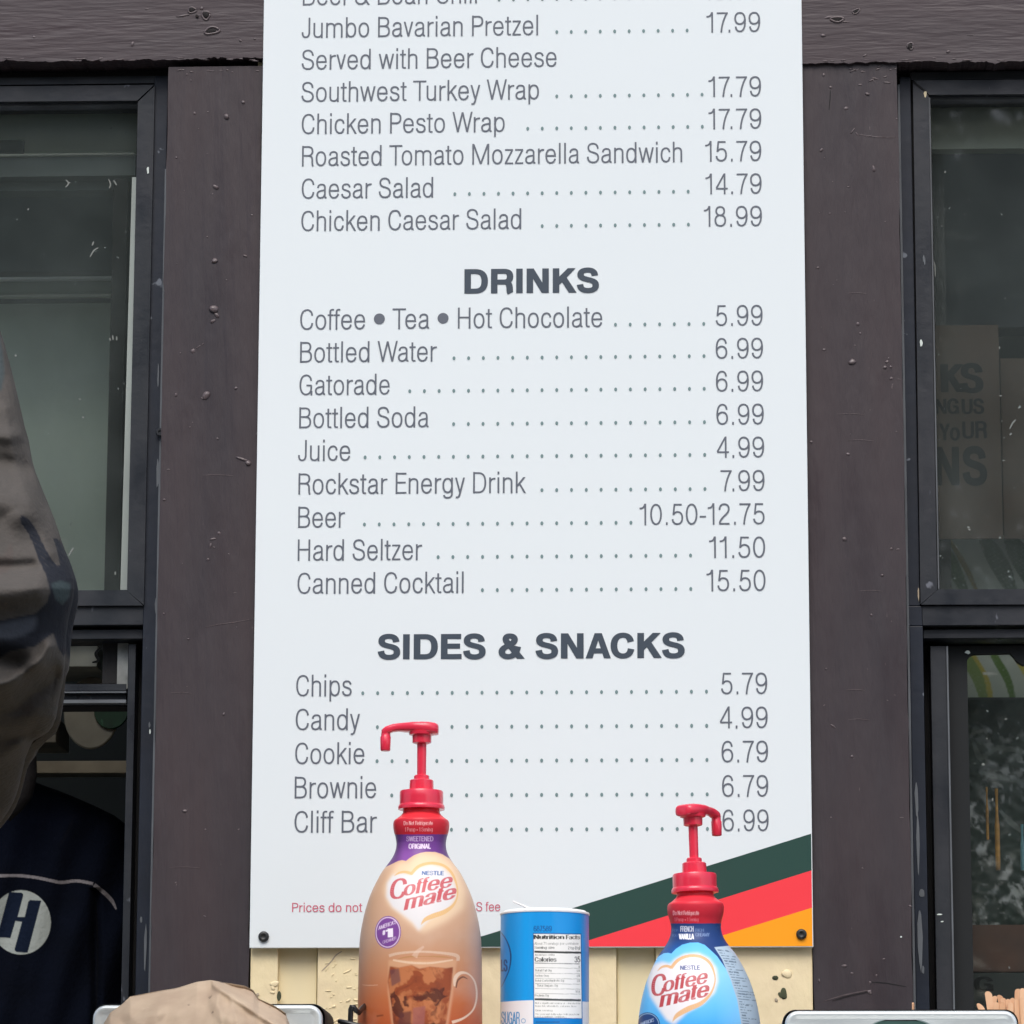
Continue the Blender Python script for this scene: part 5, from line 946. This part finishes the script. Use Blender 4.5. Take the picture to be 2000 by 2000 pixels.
# ---------------------------------------------------------------- napkin dispensers
def rrpts(x0, z0, x1, z1, r, n=8):
    o = []
    for cx, cz, a0 in ((x1-r, z1-r, 0), (x0+r, z1-r, 90), (x0+r, z0+r, 180), (x1-r, z0+r, 270)):
        for k in range(n+1): a = math.radians(a0+90*k/n); o.append((cx+r*math.cos(a), cz+r*math.sin(a)))
    return o
def dispenser(x0, x1, ytop, Y, label, opening=True):
    X0_, Zt_ = P(x0, ytop, Y); X1_ = P(x1, ytop, Y)[0]; root = empty('napkin_dispenser', ((X0_+X1_)/2, Y+.05, zc), label, 'napkin dispenser', 'steel napkin dispensers on the counter')
    Zb_ = zc; r0 = .013; v, f = [], []; N_ = 36
    loops = [(0, .0, .0035), (0.0, .0012, .0), (-.0, .0030, .0)]
    # outer rim -> raised lip -> flat face
    def ring(ins, y): return [(a, y, b) for a, b in rrpts(X0_+ins, Zb_+.001+ins, X1_-ins, Zt_-ins, max(r0-ins, .002))]
    rings = [ring(.0006, Y+.014), ring(0, Y+.010), ring(0, Y+.004), ring(.0008, Y+.0014), ring(.0026, Y), ring(.0048, Y+.0004), ring(.0075, Y+.0022), ring(.009, Y+.0026)]
    for q in rings: v += q
    for i in range(len(rings)-1):
        for k in range(N_): f.append((i*N_+k, i*N_+(k+1) % N_, (i+1)*N_+(k+1) % N_, (i+1)*N_+k))
    L0 = (len(rings)-1)*N_
    if opening:
        cx_ = (X0_+X1_)/2; hw = .058; zt2 = P((x0+x1)/2, 1984.5, Y)[1]; zb2 = zt2-.105
        op = []
        for k in range(N_):
            ang = math.radians((k//9)*90+(k % 9)*10+5); ca_, sa_ = math.cos(ang), math.sin(ang)
            op.append((cx_+hw*ca_, (zt2+zb2)/2+(zt2-zb2)/2*sa_))
        for yy in (Y+.0026, Y+.0040, Y+.012):
            s_ = 0 if yy < Y+.003 else .0022
            v += [(cx_+(a-cx_)*(1-s_*14), yy, (zt2+zb2)/2+(b-(zt2+zb2)/2)*(1-s_*9)) for a, b in op]
        for i in range(3):
            b0 = L0+i*N_
            for k in range(N_): f.append((b0+k, b0+(k+1) % N_, b0+N_+(k+1) % N_, b0+N_+k))
        pyd('napkin_stack', [(cx_-.04, Y+.011, zb2-.01), (cx_+.04, Y+.011, zb2-.01), (cx_+.04, Y+.013, zt2-.004), (cx_-.04, Y+.013, zt2-.004), (cx_-.04, Y+.05, zb2-.01), (cx_+.04, Y+.05, zb2-.01), (cx_+.04, Y+.05, zt2-.004), (cx_-.04, Y+.05, zt2-.004)],
            [(0, 1, 2, 3), (1, 5, 6, 2), (5, 4, 7, 6), (4, 0, 3, 7), (3, 2, 6, 7), (4, 5, 1, 0)], M['napkin'], root)
    else: f.append(tuple(L0+k for k in range(N_)))
    o = pyd('faceplate', v, f, M['stainless'], root, True); bm = bmesh.new(); bm.from_mesh(o.data); bmesh.ops.recalc_face_normals(bm, faces=bm.faces); bm.to_mesh(o.data); bm.free()
    # black body behind
    v, f = [], []
    for ins, y in ((-.0016, Y+.0145), (-.0022, Y+.018), (-.0022, Y+.105), (0, Y+.108)):
        v += [(a, y, b) for a, b in rrpts(X0_+ins, Zb_, X1_-ins, Zt_-ins, r0)]
    for i in range(3):
        for k in range(N_): f.append((i*N_+k, i*N_+(k+1) % N_, (i+1)*N_+(k+1) % N_, (i+1)*N_+k))
    f.append(tuple(3*N_+k for k in range(N_)))
    pyd('dispenser_body', v, f, M['black'], root, True); return root
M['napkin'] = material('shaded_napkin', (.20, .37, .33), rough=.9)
dl_ = dispenser(181, 629, 1963, -.34, 'steel napkin dispenser under crumpled brown paper left of the tan bottle', False)
dr_ = dispenser(1533, 1987, 1974, -.34, 'steel napkin dispenser with a rounded opening right of the blue bottle')
# ---------------------------------------------------------------- crumpled brown paper on the left dispenser
TOP = [(196, 2010), (202, 2000), (215, 1978), (237, 1962), (254.5, 1946), (296, 1938), (350, 1928), (385, 1917.5), (410.6, 1914), (444, 1920), (479, 1925.5), (495, 1933.6), (505, 1950), (540, 1966), (560, 1980), (560, 2004)]
YK = -.36; nx, nz = 130, 60; xs = np.linspace(198, 562, nx); tops = np.interp(xs, [p[0] for p in TOP], [p[1] for p in TOP])
V = np.zeros((nz*2, nx, 3)); r = np.random.RandomState(3)
fold = [(r.uniform(200, 560), r.uniform(1915, 2060), r.uniform(0, math.pi), r.uniform(-.007, .005)) for _ in range(36)]
for j, xx in enumerate(xs):
    for i in range(nz):
        t = i/(nz-1); yy = tops[j]+(2110-tops[j])*t
        Y = YK-.055*math.sin(min(t*1.9, 1)*math.pi/2)**.8
        d_ = (yy-(1924+(xx-420)*.66)); Y += -.010*math.exp(-(d_/9)**2)*(xx > 415) + (.012 if d_ < 0 and xx > 425 else 0)*min(1, abs(d_)/25)
        for fx, fy, fa, fm in fold:
            q = (xx-fx)*math.sin(fa)+(yy-fy)*math.cos(fa); al = (xx-fx)*math.cos(fa)-(yy-fy)*math.sin(fa); Y += fm*max(0, 1-abs(q)/18)*math.exp(-(al/48)**2)
        a = P(xx, yy, Y); V[nz+i, j] = (a[0], Y, a[1])
        Yb = YK+.055*math.sin(min(t*1.6, 1)*math.pi/2); V[nz-1-i, j] = (a[0], Yb, a[1]-.0004)
pb = grid_mesh('paper_bag', V, None, M['kraft'], None, smooth=True); tag(pb, 'crumpled brown paper bag slumped over the left steel dispenser', 'paper bag')
# ---------------------------------------------------------------- wooden stirrers in a box behind the right dispenser
sbx = empty('stirrer_box', (P(1965, 2060, -.14)[0], -.14, zc), 'open dark box holding wooden stirrers at the right picture edge', 'box')
bxa, bxb = P(1900, 2060, -.16)[0], P(2080, 2060, -.16)[0]; zbx = P(1950, 2010, -.16)[1]
for q in ((bxa, -.175, bxa+.003, -.095), (bxb-.003, -.175, bxb, -.095), (bxa+.003, -.175, bxb-.003, -.172), (bxa+.003, -.098, bxb-.003, -.095)):
    bm = bmesh.new(); box(bm, q[0], q[1], zc+.001, q[2], q[3], zbx); bmo('box_side', bm, M['black'], sbx)
def stirrer(x, ytop, Y, tilt, wd=11, lab=None, tw=0.0):
    X, Zt_ = P(x, ytop, Y); w2 = wd/3700; L_ = Zt_-zc-.004; pts = []
    for k in range(9): a = math.pi*k/8; pts.append((w2*math.cos(a), -w2+w2*math.sin(a)))
    pts = pts+[(-w2*.9, -L_), (w2*.9, -L_)]
    v = []; ct_, st_ = math.cos(tilt), math.sin(tilt); cw, sw = math.cos(tw), math.sin(tw)
    for d_ in (0, .0016):
        for a, b in pts:
            v.append((X+(a*cw-d_*sw)*ct_-b*st_*-1, Y+a*sw+d_*cw, Zt_+b*ct_+a*st_))
    n = len(pts); f = [tuple(range(n)), tuple(range(2*n-1, n-1, -1))]+[(i, (i+1) % n, n+(i+1) % n, n+i) for i in range(n)]
    o = pyd('wooden_stirrer', v, f, M['wood']); tag(o, lab, 'stirrer', 'wooden stirrers beside the right dispenser'); return o
SL = [(1913, 1960, -.165, -.35, 16, 'short blunt wooden stirrer leaning at the left end of the bunch', .2), (1930, 1936, -.160, -.12, 14, 'tall rounded wooden stirrer beside the short leaning one', .1),
      (1943, 1945, -.150, .18, 12, 'wooden stirrer leaning right, just right of the tall left one', .3), (1952, 1943, -.145, -.2, 12, 'wooden stirrer leaning left in the dip of the bunch', -.3),
      (1946, 1957, -.167, -.1, 12, 'low front wooden stirrer at the left side of the bunch', 0), (1960, 1949, -.15, .05, 11, 'wooden stirrer at the middle of the bunch, back row', .4), (1958, 1957, -.168, .02, 10, 'low front wooden stirrer at the middle of the bunch', .2),
      (1969, 1951, -.160, -.08, 10, 'upright wooden stirrer right of the middle of the bunch', .1), (1977, 1949, -.155, .1, 10, 'wooden stirrer leaning against the tallest one from the left', -.2), (1974, 1958, -.169, .03, 10, 'front wooden stirrer right of the middle, above the dispenser corner', .2),
      (1988, 1931, -.140, .06, 11, 'tallest wooden stirrer near the right picture edge', 0), (1986, 1952, -.168, 0, 10, 'wooden stirrer in front of the tallest one', .3), (1997, 1930, -.15, .02, 10, 'tall wooden stirrer cut by the right picture edge', .1), (1996, 1948, -.169, -.03, 10, 'front wooden stirrer at the right picture edge', .1)]
for a in SL: stirrer(*a)
stirrer(1785, 1958, -.12, .02, 6, 'single thin wooden stirrer poking up behind the steel dispenser below the right post', 1.2)

# ================================================================ people
def figure(name, parent, joints, edges, mat, root=0):
    me = bpy.data.meshes.new(name); me.from_pydata([j[:3] for j in joints], edges, []); me.materials.append(mat)
    o = bpy.data.objects.new(name, me); COL.objects.link(o); o.parent = parent; o.matrix_parent_inverse = Matrix.Translation(-Vector(parent.location))
    m = o.modifiers.new('skin', 'SKIN'); m.use_smooth_shade = True
    for i, j in enumerate(joints):
        sv = me.skin_vertices[0].data[i]; sv.radius = (j[3], j[4] if len(j) > 4 else j[3]); sv.use_root = (i == root)
    ss = o.modifiers.new('sub', 'SUBSURF'); ss.levels = 1; ss.render_levels = 2
    return o
def body(parent, cx, cy, sh, face, rhand, lhand, shw, mat):
    """standing adult; sh = shoulder height, face = +1 looks along +Y, -1 along -Y"""
    z = sh; hip = sh-.50; f = face
    J = [(cx, cy, hip, .15, .11), (cx, cy, hip+.2, .135, .10), (cx, cy, z-.08, .17, .11), (cx, cy, z+.03, .06, .06), (cx, cy+.01*f, z+.09, .052, .055), (cx, cy+.02*f, z+.16, .072, .085), (cx, cy+.02*f, z+.25, .080, .10), (cx, cy+.01*f, z+.31, .055, .07)]
    E_ = [(i, i+1) for i in range(7)]
    for s_, h in ((1, rhand), (-1, lhand)):
        b = len(J); el, wr, hd_ = h
        J += [(cx+s_*shw, cy, z-.03, .06, .06), (*el, .048, .048), (*wr, .032, .03)]; E_ += [(2, b), (b, b+1), (b+1, b+2)]
        e = Vector(wr)-Vector(el); e.normalize(); side = e.orthogonal().normalized(); p0 = Vector(wr)+e*.05
        J.append((*p0, .034, .018)); E_.append((b+2, b+3))
        for k, (o_, L_) in enumerate(((-.030, .060), (-.010, .072), (.010, .068), (.028, .052))):
            q0 = p0+e*.045+side*o_; q1 = q0+e*L_*.5+Vector((0, 0, -.006)); q2 = q1+e*L_*.45+Vector((0, 0, -.014)); n_ = len(J)
            J += [(*q0, .0095, .009), (*q1, .0085, .008), (*q2, .0075, .007)]; E_ += [(b+3, n_), (n_, n_+1), (n_+1, n_+2)]
        q0 = p0-side*.036+e*.01; q1 = q0-side*.016+e*.03; n_ = len(J); J += [(*q0, .011, .010), (*q1, .009, .008)]; E_ += [(b+3, n_), (n_, n_+1)]
    for s_ in (1, -1):
        b = len(J); J += [(cx+s_*.095, cy, hip-.08, .10, .10), (cx+s_*.10, cy+.01*f, .48, .062, .062), (cx+s_*.10, cy, .09, .042, .045), (cx+s_*.10, cy+.14*f, .045, .042, .03)]
        E_ += [(0, b), (b, b+1), (b+1, b+2), (b+2, b+3)]
    return figure('body', parent, J, E_, mat)
def face_parts(parent, cx, cy, sh, f):
    z = sh+.21; yf = cy+.02*f
    bm = bmesh.new(); bmesh.ops.create_cone(bm, cap_ends=True, segments=10, radius1=.016, radius2=.006, depth=.045)
    for v in bm.verts: v.co = Vector((cx+v.co.x, yf+.085*f+max(0, -v.co.z)*.5*f, z-.01+v.co.z))
    bmo('nose', bm, M['skin'], parent, True)
    for s_ in (1, -1):
        bm = bmesh.new(); bmesh.ops.create_uvsphere(bm, u_segments=12, v_segments=8, radius=.011); bmesh.ops.translate(bm, verts=bm.verts, vec=(cx+s_*.030, yf+.074*f, z+.015)); bmo('eye', bm, M['white'], parent, True)
        bm = bmesh.new(); bmesh.ops.create_uvsphere(bm, u_segments=12, v_segments=8, radius=.028)
        for v in bm.verts: v.co = Vector((cx+s_*.082+v.co.x*.35, yf+v.co.y*.6, z+v.co.z))
        bmo('ear', bm, M['skin'], parent, True)
    bm = bmesh.new(); bmesh.ops.create_uvsphere(bm, u_segments=14, v_segments=8, radius=.024)
    for v in bm.verts: v.co = Vector((cx+v.co.x, yf+.078*f+v.co.y*.3, z-.052+v.co.z*.3))
    bmo('mouth', bm, material('lips', (.35, .13, .11), rough=.5), parent, True)
    bm = bmesh.new(); bmesh.ops.create_icosphere(bm, subdivisions=4, radius=1)
    for v in bm.verts: v.co = Vector((cx+v.co.x*.096, yf-.02*f+v.co.y*.108, z+.055+v.co.z*.098))
    bmesh.ops.delete(bm, geom=[v for v in bm.verts if (v.co.y-yf)*f > .045 and v.co.z < z+.085 or v.co.z < z-.03], context='VERTS')
    bmo('hair', bm, M['hair'], parent, True)
# --- vendor inside the left window
YV = .24
cxv, zs0 = P(-190, 1560, YV); shv = zs0-.045
ven = empty('person', (cxv, YV, 0), 'person inside the left window in a navy top with a round H emblem', 'person')
body(ven, cxv, YV, shv, -1, ((cxv+.15, YV+.05, shv-.30), (cxv+.12, YV-.03, shv-.52), 0), ((cxv-.15, YV+.05, shv-.30), (cxv-.12, YV-.03, shv-.52), 0), .11, M['skin']); face_parts(ven, cxv, YV, shv, -1)
SH = [(1498, 22), (1512, 46), (1524, 62), (1532, 80), (1541, 104), (1552, 134), (1563, 160), (1577, 190), (1592, 222), (1610, 246), (1640, 262), (1700, 272), (1800, 280), (1900, 270), (2050, 262), (2300, 258)]
H = Canvas(-700, 1480, 300, 2320, 2, (7, 11, 22))
H.put(np.clip(H.noise(70, 21)*2-.8, 0, 1), (4, 6, 12), .7)
H.ribbon([(-500, 1715), (-200, 1722), (0, 1710.5), (60, 1712.5), (100, 1720), (120, 1723.5), (150, 1720.5), (182, 1726)], [6]*8, (112, 108, 110)); H.ribbon([(184, 1728), (205, 1745), (219, 1760), (227, 1776)], [7, 8, 7, 3], (108, 104, 106))
H.poly(oval(41, 1801.5, 58.5, 63), (142, 148, 144))
def zz(p): return [(x*.26915, 1480+y*.26915) for x, y in p]
NV = (18, 26, 42)
H.poly(zz([(66, 975), (155, 978), (168, 990), (168, 1003), (128, 1155), (180, 1155), (205, 1045), (218, 1033), (300, 1035), (200, 1415), (120, 1410), (106, 1396), (108, 1380), (160, 1190), (112, 1185), (76, 1308), (-22, 1303)]), NV)
H.ribbon([(185, 1740), (189, 1800), (190, 1900), (186, 2000)], [3, 4, 4, 4], (8, 10, 16)); H.ribbon([(145, 1590), (135, 1620), (118, 1650)], [2, 6, 3], (12, 14, 22))
ys = np.r_[np.linspace(1498, 2012, 400), np.linspace(2020, 2300, 12)]; ny = len(ys); hwp = np.interp(ys, [a for a, b in SH], [b for a, b in SH])+190
th = np.r_[np.linspace(-math.pi/2, .38, 40), np.linspace(.39, math.pi/2, 420)]; nx = len(th); V = np.zeros((ny, nx, 3))
for i, y in enumerate(ys):
    t = min(1, (y-1495)/110); dep = .02+.10*math.sqrt(max(0, t))
    for j in range(0, nx):
        px = -190+hwp[i]*math.sin(th[j]); fold = .004*math.sin((px+y*.35)*.07)*min(1, abs(px-60)/60)+.010*math.exp(-((px-188)/9)**2)*(y > 1735)
        yy_ = YV+.02-dep*max(0, math.cos(th[j]))**.7+fold; a = P(px, y, yy_); V[i, j] = (a[0], yy_, a[1])
pxm = -190+hwp[:, None]*np.sin(th)[None]; C = H.sample(pxm, ys[:, None].repeat(nx, 1))
M['shirt'] = material('navy_printed_cloth', (1, 1, 1), rough=.95, spec=.06, attr='Col', bump=.0012, bscale=220)
so_ = grid_mesh('shirt', V, C, M['shirt'], ven)
V2 = V[::6, ::-6].copy(); V2[..., 1] = 2*(YV+.02)-V2[..., 1]; grid_mesh('shirt_back', V2, np.zeros(V2.shape)+.012, M['shirt'], ven)
tube('hair_lock', [(*P(a, b, YV-.13)[:1], YV-.13, P(a, b, YV-.13)[1]) for a, b in ((20, 1380), (34, 1440), (46, 1480), (52, 1515), (44, 1550), (30, 1575), (14, 1600))], [.018, .017, .015, .012, .012, .009, .004], M['hair'], ven, 14)
# --- customer outside, arm raised and bent, only the sleeve reaches into the picture
YJ = -.90
e0 = P(60, 1150, YJ); lx = P(0, 1000, YJ)[0]; cxc = lx-.34; shc = P(0, 760, YJ)[1]
cus = empty('person', (cxc, YJ, 0), 'person in a grey brown camouflage jacket, bent elbow at the left picture edge', 'person')
body(cus, cxc, YJ, shc, 1, ((lx-.02, YJ, P(0, 1150, YJ)[1]), (lx-.16, YJ+.18, P(0, 1150, YJ)[1]+.08), 0), ((cxc-.27, YJ, shc-.30), (cxc-.26, YJ+.1, shc-.54), 0), .17, M['skin']); face_parts(cus, cxc, YJ, shc, 1)
EDG = [(540, -40), (600, -18), (648, 0), (700, 14), (745, 25), (790, 35), (830, 44), (865, 51), (905, 62), (940, 74), (975, 88), (1010, 102), (1040, 112), (1060, 118), (1085, 129), (1110, 138), (1130, 144), (1150, 145.5), (1170, 143), (1195, 137), (1215, 133), (1240, 130), (1270, 128.5), (1300, 126.5), (1330, 123.5), (1350, 119), (1375, 114), (1400, 110), (1418, 103), (1430, 94), (1440, 78), (1448, 64), (1460, 58), (1480, 50), (1510, 43), (1540, 36), (1565, 27), (1585, 16), (1605, 2), (1630, -20), (1660, -60)]
J = Canvas(-420, 520, 170, 1680, 1.5, (88, 84, 80))
J.put(np.clip(J.noise(40, 31)*1.8-.5, 0, 1), (72, 70, 67), .6)
DN = (40, 43, 50)
J.poly([(-420, 600), (-20, 640), (0, 655), (6, 690), (9, 730), (3, 762), (-30, 780), (-420, 800)], (70, 82, 84), .8, 2)
J.ribbon([(41, 1010), (50, 1020), (64, 1040), (77, 1070), (92, 1100), (108, 1125)], [10, 16, 17, 19, 24, 30], DN); J.ribbon([(107, 1052), (118, 1070), (130, 1100), (138, 1130)], [6, 16, 26, 26], DN)
J.poly([(88, 1108), (105, 1108), (140, 1095), (152, 1130), (150, 1160), (138, 1200), (140, 1260), (124, 1282), (114, 1266), (104, 1236), (88, 1248), (70, 1262), (40, 1268), (20, 1272), (0, 1285), (-60, 1300), (-200, 1300), (-200, 1215), (0, 1212), (40, 1204), (70, 1198), (92, 1176), (98, 1155), (92, 1130)], DN, 1, 1)
J.poly([(-80, 1222), (0, 1218), (40, 1208), (72, 1204), (70, 1225), (50, 1240), (20, 1248), (-80, 1250)], (88, 93, 102), .7, 4); J.poly([(100, 1140), (118, 1134), (138, 1140), (136, 1165), (122, 1182), (108, 1170)], (66, 78, 80), .9, 1.5)
J.ribbon([(22, 1060), (10, 1100), (-30, 1100)], [3, 30, 60], (86, 78, 74), .6); J.poly([(-420, 1000), (-200, 1040), (-120, 1180), (-260, 1300), (-420, 1250)], DN)
ny, nx = 300, 170; ys = np.linspace(545, 1655, ny); ed_ = np.interp(ys, [a for a, b in EDG], [b for a, b in EDG]); XCJ = -170.
th = np.linspace(-math.pi/2, math.pi/2, nx); V = np.zeros((ny, nx, 3))
px = XCJ+(ed_-XCJ)[:, None]*np.sin(th)[None]; py = ys[:, None].repeat(nx, 1)
def ridge(pts, wd, amp):
    o = np.zeros(px.shape); q = smoothpts(pts, 6)
    best = np.full(px.shape, 1e9)
    for a, b in zip(q[:-1], q[1:]):
        d_ = b-a; L2 = (d_@d_)+1e-9; t = np.clip(((px-a[0])*d_[0]+(py-a[1])*d_[1])/L2, 0, 1); best = np.minimum(best, np.hypot(px-a[0]-t*d_[0], py-a[1]-t*d_[1]))
    return amp*np.exp(-(best/wd)**2)
D = ridge([(-300, 935), (0, 975), (40, 1000)], 34, -.020)+ridge([(-200, 890), (0, 905), (62, 915)], 20, .011)+ridge([(-200, 1100), (0, 1108), (62, 1106)], 13, .010)+ridge([(-200, 1160), (0, 1160), (70, 1150)], 30, -.018)
D += ridge([(-200, 1280), (0, 1288), (40, 1300)], 20, .022)+ridge([(-150, 1345), (0, 1338), (40, 1315), (78, 1290), (95, 1262)], 13, -.018)+ridge([(-200, 1400), (0, 1395), (60, 1360), (110, 1320)], 22, .020)
D += ridge([(-100, 1450), (10, 1440), (60, 1432)], 12, .012)+ridge([(10, 800), (30, 900), (70, 1000), (100, 1080)], 14, -.006)+ridge([(-60, 1500), (0, 1480), (40, 1455)], 14, -.012)+ridge([(-60, 830), (0, 850), (40, 850)], 16, -.010)
hw = (ed_-XCJ)[:, None]; k = 1/2280
hws = np.convolve(np.pad(hw[:, 0], 12, 'edge'), np.ones(25)/25, 'valid')[:, None]
bias = np.interp(ys, [545, 1150, 1300, 1400, 1655], [.04, -.05, -.03, .03, .30])[:, None]      # the elbow bulges towards the street, the under side falls back
Yy = YJ+bias-.62*hws*k*np.cos(th)[None]**.8+D*np.clip(np.cos(th)[None]*3, 0, 1)
for i in range(ny):
    for j in range(nx):
        a = P(px[i, j], py[i, j], Yy[i, j]); V[i, j] = (a[0], Yy[i, j], a[1])
C = J.sample(px, py); grid_mesh('jacket_sleeve', V, C, M['cloth'], cus)
V2 = V[::5, ::-5].copy(); V2[..., 1] = YJ+bias[::5]+(YJ+bias[::5]-V2[..., 1])*.8; C2 = C[::5, ::-5]; grid_mesh('jacket_back', V2, C2, M['cloth'], cus)
figure('jacket', cus, [(cxc, YJ, shc-.52, .18, .13), (cxc, YJ, shc-.3, .175, .125), (cxc, YJ, shc-.06, .20, .13), (cxc, YJ, shc+.03, .075, .075), (cxc+.20, YJ, shc-.04, .09, .09), (cxc-.20, YJ, shc-.04, .085, .085), (cxc-.275, YJ, shc-.30, .065, .065), (cxc-.265, YJ+.09, shc-.50, .05, .05)],
       [(0, 1), (1, 2), (2, 3), (2, 4), (2, 5), (5, 6), (6, 7)], material('jacket_cloth', lin((118, 110, 104)), rough=.9, var=.6, col2=lin((40, 46, 58)), vscale=7, bump=.001, bscale=150))

# ================================================================ unseen trees added to give the window glass a dark green reflection
M['bark'] = material('bark', (.07, .055, .042), rough=.9, var=.4, vscale=6, bump=.01, bscale=12); M['foliage'] = material('foliage', (.055, .085, .035), rough=.6, var=.6, col2=(.09, .11, .045), vscale=.8)
M['grass'] = material('grass', (.06, .085, .035), rough=.9, var=.4, vscale=1)
def make_tree():
    root = empty('broadleaf_tree', (0, 0, 0)); r = np.random.RandomState(4)
    tr = tube('trunk', [(0, 0, 0), (.05, 0, 2), (-.05, .1, 4), (.05, 0, 6), (0, 0, 9)], [.34, .26, .22, .15, .05], M['bark'], root, 12)
    n = 15000; k = 46; cs = np.c_[r.normal(0, 2.2, k), r.normal(0, 1.9, k), r.uniform(1.2, 12.5, k)]; cs[:, :2] *= np.interp(cs[:, 2], [1, 5, 12.5], [1.0, 1.25, .7])[:, None]
    c = cs[r.randint(0, k, n)]; d_ = r.normal(0, 1, (n, 3)); d_ /= np.linalg.norm(d_, axis=1)[:, None]; c = c+d_*r.uniform(.5, 1.5, (n, 1)); a = r.normal(0, 1, (n, 3)); a /= np.linalg.norm(a, axis=1)[:, None]; b = np.cross(a, r.normal(0, 1, (n, 3))); b /= np.linalg.norm(b, axis=1)[:, None]
    v = np.stack([c-a*.2, c+b*.11, c+a*.2, c-b*.11], 1).reshape(-1, 3); pyd('crown', v, [(4*i, 4*i+1, 4*i+2, 4*i+3) for i in range(n)], M['foliage'], root)
    return root
tree0 = make_tree(); tag(tree0, None, 'tree')
TL = ['broad leafy tree across the path mirrored in the window glass, one of a loose row', ]
spots = [(-17, -37, 1.0, .3), (-11.5, -35, 1.1, 1.4), (-6, -38, 1.05, 2.2), (-1.0, -35, 1.1, 3.0), (4.6, -37, 1.05, 4.1), (10, -35, 1.1, 5.0), (15.5, -38, 1.05, 5.9)]
for i, (x, y, sc_, rz) in enumerate(spots):
    t_ = tree0
    if i:
        t_ = tree0.copy(); COL.objects.link(t_)
        for ch in [c for c in bpy.data.objects if c.parent == tree0]:
            c2 = ch.copy(); COL.objects.link(c2); c2.parent = t_
    t_.location = (x, y, 0); t_.scale = (sc_,)*3; t_.rotation_euler = (0, 0, rz); tag(t_, TL[0], 'tree', 'trees across the path behind the viewer')

# dust and dried splashes on the panes
def specks(name, x0, x1, y0, y1, Y, n, par, seed, mat='alu'):
    r = random.Random(seed); v, f = [], []
    for _ in range(n):
        x, y = r.uniform(x0, x1), r.uniform(y0, y1); rr = (.7+r.random()**5*2.6)/1800; X, Z = P(x, y, Y); b = len(v); el = r.uniform(.6, 1.6)
        for k in range(7): a = 2*math.pi*k/7; v.append((X+rr*el*math.cos(a)*r.uniform(.7, 1.2), Y-.0003, Z+rr/el*math.sin(a)*r.uniform(.7, 1.2)))
        f.append(tuple(range(b, b+7)))
    o = pyd(name, v, f, M[mat], par); o['kind'] = 'stuff'
M['dust'] = material('dust', (.20, .215, .20), rough=.9)
specks('dust_specks', 5, 246, 215, 1148, .0577, 34, winL, 1, 'dust'); specks('dust_specks', 1836, 1998, 200, 1145, .0577, 36, winR, 2, 'dust'); specks('dust_specks', 1896, 1998, 1300, 1940, .0857, 12, winR, 3, 'dust')
for win, pts in ((winL, [[(128, 351), (134, 358), (128, 366)], [(212, 350), (216, 360), (213, 368)], [(222, 352), (228, 362)], [(176, 502), (183, 490), (192, 484)], [(180, 480), (183, 472)], [(134, 1086), (140, 1075), (144, 1070)], [(214, 660), (216, 666)], [(220, 655), (221, 664)], [(228, 657), (228, 665)]]), (winR, [[(1822, 508), (1826, 520), (1827, 540)], [(1972, 838), (1978, 826), (1984, 820)], [(1972, 850), (1976, 846)]])):
    for p_ in pts: crack(p_, .0577, 2.6, 'dust', win, 'dried_splash')
